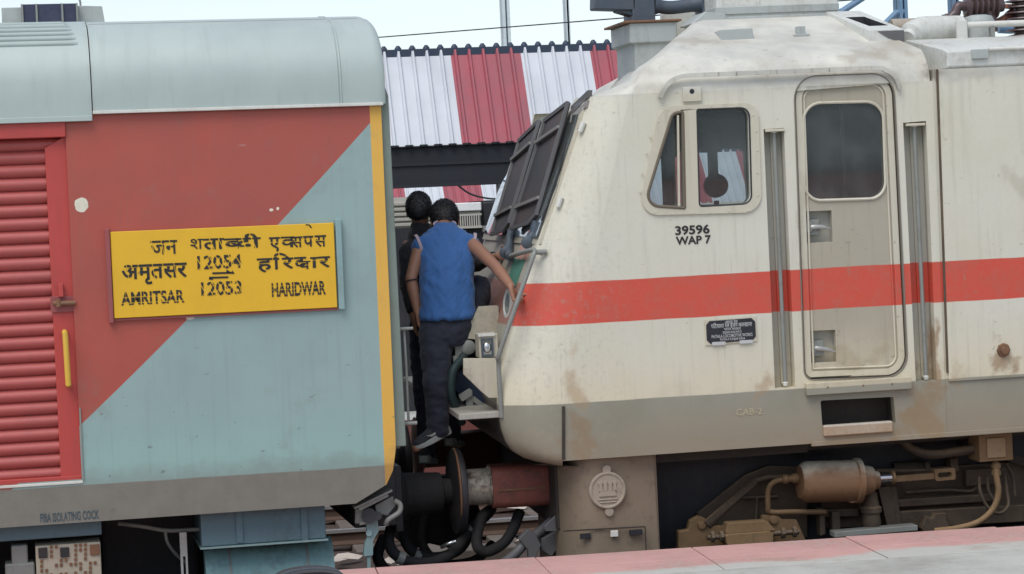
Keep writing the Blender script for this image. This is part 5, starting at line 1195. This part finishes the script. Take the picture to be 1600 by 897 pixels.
q = rectf(kx, 700, 317, 750, 330, 10.6); MB().box(q[0], q[1], 10.5, 12.3, q[2], q[3]).build('fascia', M['kiosk_white'], kio, off=rt, bevel=.01)
q = rectf(kx, 700, 330.5, 750, 356, 10.6); MB().box(q[0], q[1], 10.56, 12.2, q[2], q[3]-.0).build('sign_band', M['kiosk'], kio, off=rt)
q = rectf(kx, 716, 337, 748, 353, 10.6); gv = MB().box(q[0], q[1], 10.53, 10.57, q[2], q[3]).build('vent_grille', M['cab_dark'], kio, off=rt)
m = MB()
for k in range(9): x = q[0]+(q[1]-q[0])*(k+.5)/9; m.box(x-.006, x+.006, 10.51, 10.53, q[2], q[3])
m.box(q[0]-.02, q[1]+.02, 10.51, 10.53, q[2]-.025, q[2]).box(q[0]-.02, q[1]+.02, 10.51, 10.53, q[3], q[3]+.02); m.build('grille_bars', M['kiosk'], gv, off=rt)
rt = (kx(780, 340).x, 11.2, .76)
q = rectf(kx, 753, 312, 812, 372, 10.6)
bk = empty('vending_stall', 'black vending stall with a rounded top beside the cream kiosk', 'stall', rt)
MB().prism(rpoly(rect(q[0], q[1], .76, q[3]), [.0, .0, .08, .08], 4), 10.7, 12.0).build('stall_body', M['cab_dark'], bk, off=rt)
q = rectf(kx, 756, 314, 800, 356, 10.6); MB().box(q[0], q[1], 10.66, 10.72, q[2], q[3]).build('stall_hood', M['dark_metal'], bk, off=rt, bevel=.02)
q = rectf(kx, 753, 352, 800, 362, 10.6); MB().box(q[0], q[1], 10.55, 10.75, q[2], q[3]).build('stall_ledge', M['slate_light'], bk, off=rt, bevel=.01)
rt = (kx(610, 340).x, 11.4, .76)
lv = empty('platform_cabin', 'beige platform cabin with louvred wall beside the coach end', 'cabin', rt)
q = rectf(kx, 540, 309, 676, 400, 10.6); MB().box(q[0], q[1], 10.7, 12.4, .76, q[3]).build('cabin_body', M['kiosk'], lv, off=rt)
m = MB()
for k in range(12): z = q[3]-.05-k*.055; m.box(q[0], q[1], 10.66, 10.71, z-.04, z-.006)
m.build('louvre', paint('louvre_beige', (0.40, .38, .32), .6), lv, off=rt, bevel=.006)
q = rectf(kx, 560, 356, 716, 480, 10.6); MB().box(q[0], q[1], 10.60, 10.66, .76, q[3]).build('cabin_shutter', M['cab_dark'], lv, off=rt)
def mast(px, pyt, pyb, wpx, Y, mat, label, arms=()):
    b = W(px, pyb, Y); t = W(px-(pyb-pyt)*.0, pyt, Y); w = wpx/3500*(Y+13)*.98; rt = (b.x, Y, 0)
    e = empty('line_mast', label, 'mast', rt, group='steel masts beyond the platform')
    MB().box(b.x-w/2, b.x+w/2, Y-.02, Y+.0, 0, t.z+2).box(b.x-w/2, b.x-w/2+.05, Y-.15, Y+.15, 0, t.z+2).box(b.x+w/2-.05, b.x+w/2, Y-.15, Y+.15, 0, t.z+2).build('mast_post', M[mat], e, off=rt)
    for a in arms: MB().tube([W(x, y, Y-.1) for x, y in a], .045, 8).build('mast_bracket', M['mast_blue'], e, off=rt)
mast(791, 0, 70, 12, 26, 'mast', 'thick grey steel mast rising behind the striped canopy, left of a thinner one')
mast(887, 0, 70, 6, 28, 'mast', 'thinner grey steel mast behind the striped canopy')
mast(1408, 0, 40, 14, 20, 'mast_blue', 'blue steel mast above the open roof hatch of the locomotive', ([(1400, 20), (1416, 18)], [(1384, 36), (1402, 18)]))
mast(1490, 0, 20, 8, 20, 'mast_blue', 'blue steel mast behind the brown roof insulator')
o = MB().tube([W(1300, 28, 20), W(1346, -2, 20)], .05, 8).tube([W(1312, 14, 20), W(1318, 28, 20)], .03, 8).tube([W(1346, -2, 20), W(1403, -40, 20)], .05, 8).build('bracket_arm', M['mast_blue']); tag(o, 'blue sloping steel bracket arm behind the locomotive roof unit', 'bracket')
a, b = W(597, 58, 12), W(975, 28, 9); d = b-a
m = MB().tube([a-d*2.2+Vector((0, 0, .15)), a, b, b+d*1.2], .007, 6); tag(m.build('overhead_wire', M['cab_dark']), 'thin overhead wire crossing the sky above the striped canopy', 'wire')
a, b = W(716, 290, 28), W(762, 310, 28); tag(MB().tube([a, W(735, 303, 28), b, W(790, 311, 28)], .02, 6, smooth=5).build('hanging_cable', M['cab_dark']), 'dark cable sagging across the distant striped canopy', 'cable')

# ================================================================== people
def capsule(m, p0, p1, r0, r1, n=16):
    p0, p1 = Vector(p0), Vector(p1); d = (p1-p0); l = d.length; prof = []
    for k in range(7): t = math.pi/2*k/6; prof.append((-r0*math.cos(t), max(.0005, r0*math.sin(t))))
    for k in range(1, 7): t = math.pi/2*k/6; prof.append((l+r1*math.sin(t), max(.0005, r1*math.cos(t))))
    m.lathe(p0, d, prof, n)
def limb(m, pts, rs):
    for i in range(len(pts)-1): capsule(m, pts[i], pts[i+1], rs[i], rs[i+1])
def rings(m, spec, fwd=(0, 1, 0), n=28, sq=.9):          # (centre, half width, half depth, right vector)
    out = []
    for c, a, b, rgt in spec:
        rgt = Vector(rgt).normalized(); f = Vector(fwd); f = (f-rgt*f.dot(rgt)).normalized(); r = []
        for k in range(n):
            t = 2*math.pi*k/n; co, si = math.cos(t), math.sin(t)
            r.append(Vector(c)+rgt*a*math.copysign(abs(co)**sq, co)+f*b*math.copysign(abs(si)**sq, si))
        out.append(r)
    m.loft(out)
def hand(m, wrist, d, across, curl=1.0, size=1.0, thumb_side=1):
    """palm from the wrist along d; fingers curl towards d x across; thumb leaves the side thumb_side*across."""
    d = Vector(d).normalized(); a = Vector(across); a = (a-d*a.dot(d)).normalized(); nrm = d.cross(a); s = size
    w = Vector(wrist)
    for u in (-.026, -.009, .009, .026): capsule(m, w+a*u*.6*s+d*.012*s, w+d*.085*s+a*u*s, .016*s, .0125*s, 12)
    for u, ln, sp in ((-.029, .060, -.10), (-.0098, .074, -.03), (.0098, .079, .03), (.029, .072, .10)):
        p = w+d*.085*s+a*u*s*1.06; ang = .25*curl; v = d
        for k, f in enumerate((.45, .31, .24)):
            ang += curl*(.15, .65, .55)[k]
            v = (d*math.cos(ang)+nrm*math.sin(ang)+a*sp*.6).normalized(); q = p+v*ln*f*s*1.05
            capsule(m, p, q, (.0092, .0085, .0078)[k]*s, (.0085, .0078, .0068)[k]*s, 10); p = q
    p = w+d*.028*s+a*thumb_side*.026*s
    for k, (f, r0, r1) in enumerate(((.040, .0135, .011), (.032, .0105, .0095), (.026, .0095, .0075))):
        v = (d*(.75)+a*thumb_side*(.62-.35*k)+nrm*(.35+.35*k)*curl).normalized(); q = p+v*f*s; capsule(m, p, q, r0*s, r1*s, 10); p = q
def head(m, c, up, fwd, s=1.0):
    up = Vector(up).normalized(); f = Vector(fwd); f = (f-up*f.dot(up)).normalized(); r = f.cross(up); c = Vector(c)
    rot = Matrix((r, f, up)).transposed()
    m.ball(c+up*.012, .074*s, .092*s, .098*s, rot); m.ball(c-up*.045*s+f*.022*s, .058*s, .068*s, .068*s, rot)
    m.ball(c-up*.018*s+f*.098*s, .013*s, .020*s, .022*s, rot); m.ball(c-up*.055*s+f*.082*s, .024*s, .012*s, .009*s, rot)
    m.ball(c-up*.092*s+f*.070*s, .022*s, .018*s, .016*s, rot); m.ball(c+up*.016*s+f*.088*s, .05*s, .012*s, .010*s, rot)
    for sd_ in (-1, 1): m.ball(c+r*.076*s*sd_-up*.012*s-f*.004, .010*s, .020*s, .031*s, rot)
    return r, f, up
def person(label, base, J, cloth_top, cloth_leg, sleeve):
    base = Vector(base); p = empty('person', label, 'person', base); p['kind'] = 'thing'
    b = MB()
    rgt = Vector(J['right'])
    rings(b, [(J['pelvis'], .15, .10, rgt), (J['waist'], .135, .09, rgt), (J['chest'], .155, .10, rgt), (J['shoulders'], .16, .075, rgt), (J['neck0'], .06, .055, rgt)])
    capsule(b, J['neck0'], J['neck1'], .055, .052)
    hr, hf, hu = head(b, J['head'], J['hup'], J['hfwd'], J.get('hs', 1))
    for sd_ in ('l', 'r'):
        s0, e0, w0 = (Vector(J[sd_+k]) for k in ('sh', 'el', 'wr')); mid1 = s0.lerp(e0, .45); mid2 = e0.lerp(w0, .3)
        limb(b, [s0, mid1, e0, mid2, w0], [.050, .043, .036, .038, .025])
        hd_ = J[sd_+'hand']; hand(b, w0, hd_[0], hd_[1], hd_[2], 1.0, hd_[3])
        h0, k0, a0 = (Vector(J[sd_+k]) for k in ('hip', 'kn', 'an')); c0 = k0.lerp(a0, .3)
        limb(b, [h0, h0.lerp(k0, .5), k0, c0, a0], [.085, .075, .052, .052, .036])
        t0 = Vector(J[sd_+'toe']); limb(b, [a0+Vector((0, 0, -.03)), a0.lerp(t0, .5)+Vector((0, 0, -.012)), t0], [.036, .034, .026])
    b.build('body', M['skin'], p, off=base, remesh=.0062, relax=2)
    for sd_ in (-1, 1):
        MB().ball(Vector(J['head'])+hr*.03*sd_+hf*.083+hu*.004, .011).build('eye', M['kiosk_white'], p, off=base)
    h = MB(); c = Vector(J['head']); rot = Matrix((hr, hf, hu)).transposed(); hs_ = J.get('hs', 1)
    h.ball(c+hu*.022*hs_-hf*.010, .081*hs_, .096*hs_, .100*hs_, rot, 40)
    h.v = [tuple(Vector(v)+(Vector(v)-c).normalized()*(.006*mnoise.noise(Vector(v)*60)+.004*mnoise.noise(Vector(v)*160))) for v in h.v]
    cut = [i for i, f in enumerate(h.f) if all(((Vector(h.v[j])-c).dot(hf) > .035*hs_ and (Vector(h.v[j])-c).dot(hu) < .045*hs_) or (Vector(h.v[j])-c).dot(hu) < -.065 for j in f)]
    h.f = [f for i, f in enumerate(h.f) if i not in set(cut)]; h.fm = [0]*len(h.f)
    ho = h.build('hair', M['hair'], p, off=base, smooth=180)
    tf = MB(); rnd = random.Random(3)
    for k in range(2600):
        u = Vector((rnd.gauss(0, 1), rnd.gauss(0, 1), rnd.gauss(0, 1))).normalized(); lo = Vector((u.dot(Vector((1, 0, 0))), u.y, u.z))
        if lo.z < -.62 or (lo.y > .35 and lo.z < .45): continue
        pt = c+hu*.022*hs_-hf*.010*hs_+rot @ Vector((lo.x*.082*hs_, lo.y*.097*hs_, lo.z*.101*hs_))
        nv = (rot @ lo).normalized(); g_ = (Vector((rnd.uniform(-.5, .5), rnd.uniform(-.5, .5), -.9))); g_ = (g_-nv*g_.dot(nv)).normalized()
        sd2 = nv.cross(g_)*.0028; l_ = rnd.uniform(.012, .028); mid_ = pt+g_*l_*.5+nv*.006; tip = pt+g_*l_+nv*rnd.uniform(.001, .008)
        tf.add([pt-sd2, pt+sd2, mid_+sd2*.8, mid_-sd2*.8, tip], [(0, 1, 2, 3), (3, 2, 4)])
    tf.build('hair_strands', M['hair'], ho, off=base, smooth=180)
    # upper garment
    t = MB(); rings(t, J['top'], n=36)
    for sd_ in ('l', 'r'):
        s0, e0 = Vector(J[sd_+'sh']), Vector(J[sd_+'el']); w0 = Vector(J[sd_+'wr'])
        if sleeve < .2: capsule(t, s0+(Vector(J['shoulders'])-s0)*.35, s0+(Vector(J['shoulders'])-s0)*.02+Vector((0, 0, -.012)), .068, .066)
        else:
            limb(t, [s0, e0], [.066, .056])
            if sleeve > .6: limb(t, [e0, e0.lerp(w0, .72)], [.056, .042])
    g = t.build('vest' if sleeve < .2 else 'shirt', cloth_top, p, off=base, remesh=.008, relax=5)
    nn = [v.normal.copy() for v in g.data.vertices]
    for v, nv in zip(g.data.vertices, nn):
        c = v.co.copy(); k = .011*mnoise.noise((c.x*15, c.y*9, c.z*4))+.008*mnoise.noise((c.x*26+c.z*13, c.y*14, c.z*8))+.004*mnoise.noise((c.x*55-c.z*30, c.y*20, c.z*20)); v.co = c+nv*k
    # trousers
    t = MB(); rings(t, J['seat'], n=32)
    for sd_ in ('l', 'r'):
        h0, k0, a0 = (Vector(J[sd_+k]) for k in ('hip', 'kn', 'an')); r = J.get('legr', (.104, .098, .084, .074, .068))
        limb(t, [h0, h0.lerp(k0, .5), k0, k0.lerp(a0, .5), a0+(a0-k0).normalized()*.01], r)
    g = t.build('trousers', cloth_leg, p, off=base, remesh=.009, relax=4)
    nn = [v.normal.copy() for v in g.data.vertices]
    for v, nv in zip(g.data.vertices, nn): c = v.co.copy(); v.co = c+nv*(.011*mnoise.noise((c.x*10, c.y*10, c.z*14))+.006*mnoise.noise((c.x*22, c.y*22, c.z*34)))
    for sd_ in ('l', 'r'):
        a0, t0 = Vector(J[sd_+'an']), Vector(J[sd_+'toe']); d = (t0-a0); d.z = 0; d = (t0-Vector((a0.x, a0.y, t0.z+J.get('heel', .0)))).normalized()
        side = d.cross(Vector((0, 0, 1))).normalized(); up = side.cross(d); hl = t0-d*.255
        s = MB(); R_ = []
        for f, w_, h_ in ((0, .024, .070), (.06, .034, .085), (.25, .036, .092), (.42, .036, .078), (.6, .042, .056), (.8, .044, .044), (.95, .030, .034), (1.0, .012, .022)):
            c = hl+d*.265*f; R_.append([c+side*w_*math.cos(q)+up*(.012+max(0, math.sin(q))*h_ + min(0, math.sin(q))*.012) for q in [2*math.pi*k/20 for k in range(20)]])
        s.loft(R_); sh_ = s.build('shoe', M['shoe'], p, off=base, smooth=70)
        s = MB(); R_ = []
        for f, w_, h0_, h1_ in ((-.015, .024, .002, .036), (.05, .037, -.002, .040), (.3, .039, -.002, .030), (.6, .047, -.003, .022), (.85, .046, .0, .018), (.98, .028, .006, .018), (1.02, .010, .010, .016)):
            c = hl+d*.265*f; R_.append([c+side*w_+up*h1_, c-side*w_+up*h1_, c-side*(w_*.95)-up*(.012-h0_), c+side*(w_*.95)-up*(.012-h0_)])
        s.loft(R_); s.build('shoe_sole', M['sole'], sh_, off=base, bevel=.006, smooth=50)
        if J.get('flash') == sd_:
            fl = MB(); pts = [(-.02, .036), (.05, .046), (.115, .052), (.16, .052), (.178, .040), (.150, .040), (.115, .040), (.06, .038)]
            pts = [(.185, .052), (.150, .032), (.10, .036), (.03, .066), (.01, .076), (.10, .048), (.145, .045)]
            sg = 1 if side.y < 0 else -1
            q = [hl+d*x+up*z+side*sg*(.044 if x > .1 else .040) for x, z in pts]; q2 = [v+side*sg*.004 for v in q]
            n = len(q); fl.add(q+q2, [tuple(range(n)), tuple(range(n, 2*n))]+[(i, (i+1) % n, (i+1) % n+n, i+n) for i in range(n)])
            fl.build('shoe_flash', M['sole'], sh_, off=base)
    return p
V = Vector
pbase = W(678, 704, .60)
rail_grip = L(806, 478, .31); rail_grip = OL+ML@rail_grip
J1 = dict(right=(1, -.05, 0), pelvis=W(699, 512, .64), waist=W(698, 470, .66), chest=W(696, 410, .76), shoulders=W(696, 378, .83), neck0=W(695, 362, .90), neck1=W(694, 352, .97),
          head=W(695, 344, 1.03), hup=(.03, .55, .85), hfwd=(.1, 1, -.6), hs=1.08,
          lsh=W(658, 382, .80), lel=W(642, 436, .70), lwr=W(652, 486, .66), lhand=((.12, .1, -1), (.2, 1, .1), .8, 1),
          rsh=W(735, 380, .80), rel=W(774, 416, .45), rwr=W(798, 447, .10), rhand=((.22, -.12, -1), (.35, .9, .0), 2.1, 1),
          lhip=W(681, 516, .63), lkn=W(682, 596, .58), lan=W(684, 668, .62), rhip=W(719, 505, .69), rkn=W(747, 450, .86), ran=W(737, 588, 1.02),
          ltoe=W(650, 700, .56), rtoe=W(748, 612, 1.12), heel=.055, flash='l')
rv = V((1, -.04, 0))
J1['top'] = [(W(699, 500, .64), .170, .130, rv), (W(699, 494, .64), .180, .140, rv), (W(699, 472, .66), .176, .135, rv), (W(697, 440, .69), .166, .128, rv), (W(696, 410, .75), .172, .128, rv), (W(696, 388, .80), .178, .112, rv), (W(696, 374, .83), .170, .092, rv), (W(695, 362, .86), .125, .078, rv), (W(695, 354, .89), .080, .068, rv), (W(695, 349, .91), .066, .06, rv)]
J1['seat'] = [(W(699, 540, .64), .13, .105, rv), (W(699, 515, .64), .166, .125, rv), (W(699, 494, .65), .162, .122, rv), (W(698, 480, .66), .15, .115, rv)]
p1 = person('person in a blue sleeveless vest and dark trousers climbing between coach and locomotive', pbase, J1, M['blue_vest'], M['navy_cloth'], .1)
for sd_, s0, e0 in (('l', J1['lsh'], J1['lel']), ('r', J1['rsh'], J1['rel'])):
    sg = -1 if sd_ == 'l' else 1; d = V((sg, -.05, -.28)).normalized(); c = s0+V((sg*.012, 0, -.012)); u = d.cross(V((0, 1, 0))).normalized(); w = d.cross(u)
    pts = [c+u*.078*math.cos(t)+w*.068*math.sin(t) for t in [2*math.pi*k/20 for k in range(21)]]
    m = MB(); m.loft([[q-d*.008 for q in pts[:-1]], [q+d*.010 for q in pts[:-1]], [q+d*.010-(q-c)*.08 for q in pts[:-1]], [q-d*.008-(q-c)*.08 for q in pts[:-1]]]).build('armhole_trim', M['pale_trim'], p1, off=pbase, smooth=60)
c = W(695, 350, .91); m = MB(); u = V((1, 0, 0)); w = V((0, .8, .35))
m.tube([c+u*.068*math.cos(t)+w*.062*math.sin(t) for t in [2*math.pi*k/20 for k in range(21)]], .007, 8).build('neck_trim', M['pale_trim'], p1, off=pbase)
c = J1['lel'].lerp(J1['lwr'], .06); d = (J1['lwr']-J1['lel']).normalized(); u = d.cross(V((0, 1, 0))).normalized(); w = d.cross(u)
MB().tube([c+u*.039*math.cos(t)+w*.039*math.sin(t) for t in [2*math.pi*k/20 for k in range(21)]], .0045, 8).build('armband', M['black_cloth'], p1, off=pbase)
b2_ = W(670, 722, 1.30)
grip2 = OL+ML@L(797, 399, .68)
J2 = dict(right=(1, -.1, 0), pelvis=W(682, 500, 1.22), waist=W(676, 455, 1.22), chest=W(670, 405, 1.22), shoulders=W(667, 378, 1.21), neck0=W(660, 366, 1.20), neck1=W(657, 348, 1.19),
          head=W(655, 329, 1.19), hup=(.0, .1, 1), hfwd=(.25, 1, -.1), hs=.98,
          lsh=W(640, 392, 1.16), lel=W(639, 446, 1.10), lwr=W(646, 495, 1.06), lhand=((.12, .1, -1), (.2, 1, .1), .8, 1),
          rsh=W(708, 390, 1.28), rel=W(742, 412, 1.22), rwr=W(779, 400, .95), rhand=((.6, -.7, .02), (0, .1, 1), 1.6, 1),
          lhip=W(664, 512, 1.22), lkn=W(664, 600, 1.16), lan=W(667, 706, 1.28), rhip=W(702, 512, 1.22), rkn=W(704, 600, 1.16), ran=W(706, 680, 1.26),
          ltoe=W(676, 722, 1.42), rtoe=W(718, 694, 1.42), heel=.02, legr=(.105, .098, .078, .066, .058))
r2 = V((1, -.1, 0))
J2['top'] = [(W(682, 515, 1.22), .165, .125, r2), (W(680, 480, 1.22), .165, .125, r2), (W(674, 440, 1.22), .165, .125, r2), (W(670, 405, 1.22), .175, .12, r2), (W(668, 384, 1.21), .165, .10, r2), (W(662, 368, 1.20), .10, .078, r2), (W(658, 355, 1.19), .065, .064, r2), (W(657, 349, 1.19), .060, .060, r2)]
J2['seat'] = [(W(684, 535, 1.22), .13, .11, r2), (W(683, 505, 1.22), .16, .125, r2), (W(681, 485, 1.22), .15, .12, r2)]
p2 = person('person in black behind the blue vest, gripping the front handrail of the locomotive', b2_, J2, M['black_cloth'], M['navy_cloth'], .8)

# dark bag standing on the platform at the bottom of the frame
c = W(482, 889, -1.0); zt = c.z; rt = (c.x, -1.0, PZ)
bag = empty('travel_bag', 'black rounded travel bag with blue piping on the platform at the photo bottom', 'bag', rt)
w = 55/3500*12.2
sec = [(c.x+w*1.05*math.cos(t), PZ+.005+(zt-PZ-.006)*max(0, math.sin(t))**.45) for t in [math.pi*k/24 for k in range(25)]]
MB().prism(sec, -1.12, -.86).build('bag_body', M['black_cloth'], bag, off=rt, bevel=.02)
MB().tube([(x, -1.0, z+.002) for x, z in sec], .006, 8).build('bag_piping', M['slate'], bag, off=rt)

# train standing at the photographer's own side of the platform; the windows mirror it
rt = (2, -13.9, 0)
m = MB().box(-40, 45, -17.1, -13.9, 1.1, 2.72); nt = empty('waiting_coach', 'maroon coach waiting across the platform behind the camera', 'train coach', rt)
m.build('coach_body', paint('maroon_coach', (0.30, 0.06, 0.055), .45), nt, off=rt)
MB().prism([(-40, 2.72), (45, 2.72), (45, 3.95), (-40, 3.95)], -17.0, -13.92).build('coach_roof', M['roof_grey'], nt, off=rt, bevel=.3, seg=5)
MB().box(-40, 45, -16.6, -14.3, .3, 1.1).build('coach_underframe', M['under_dark'], nt, off=rt)
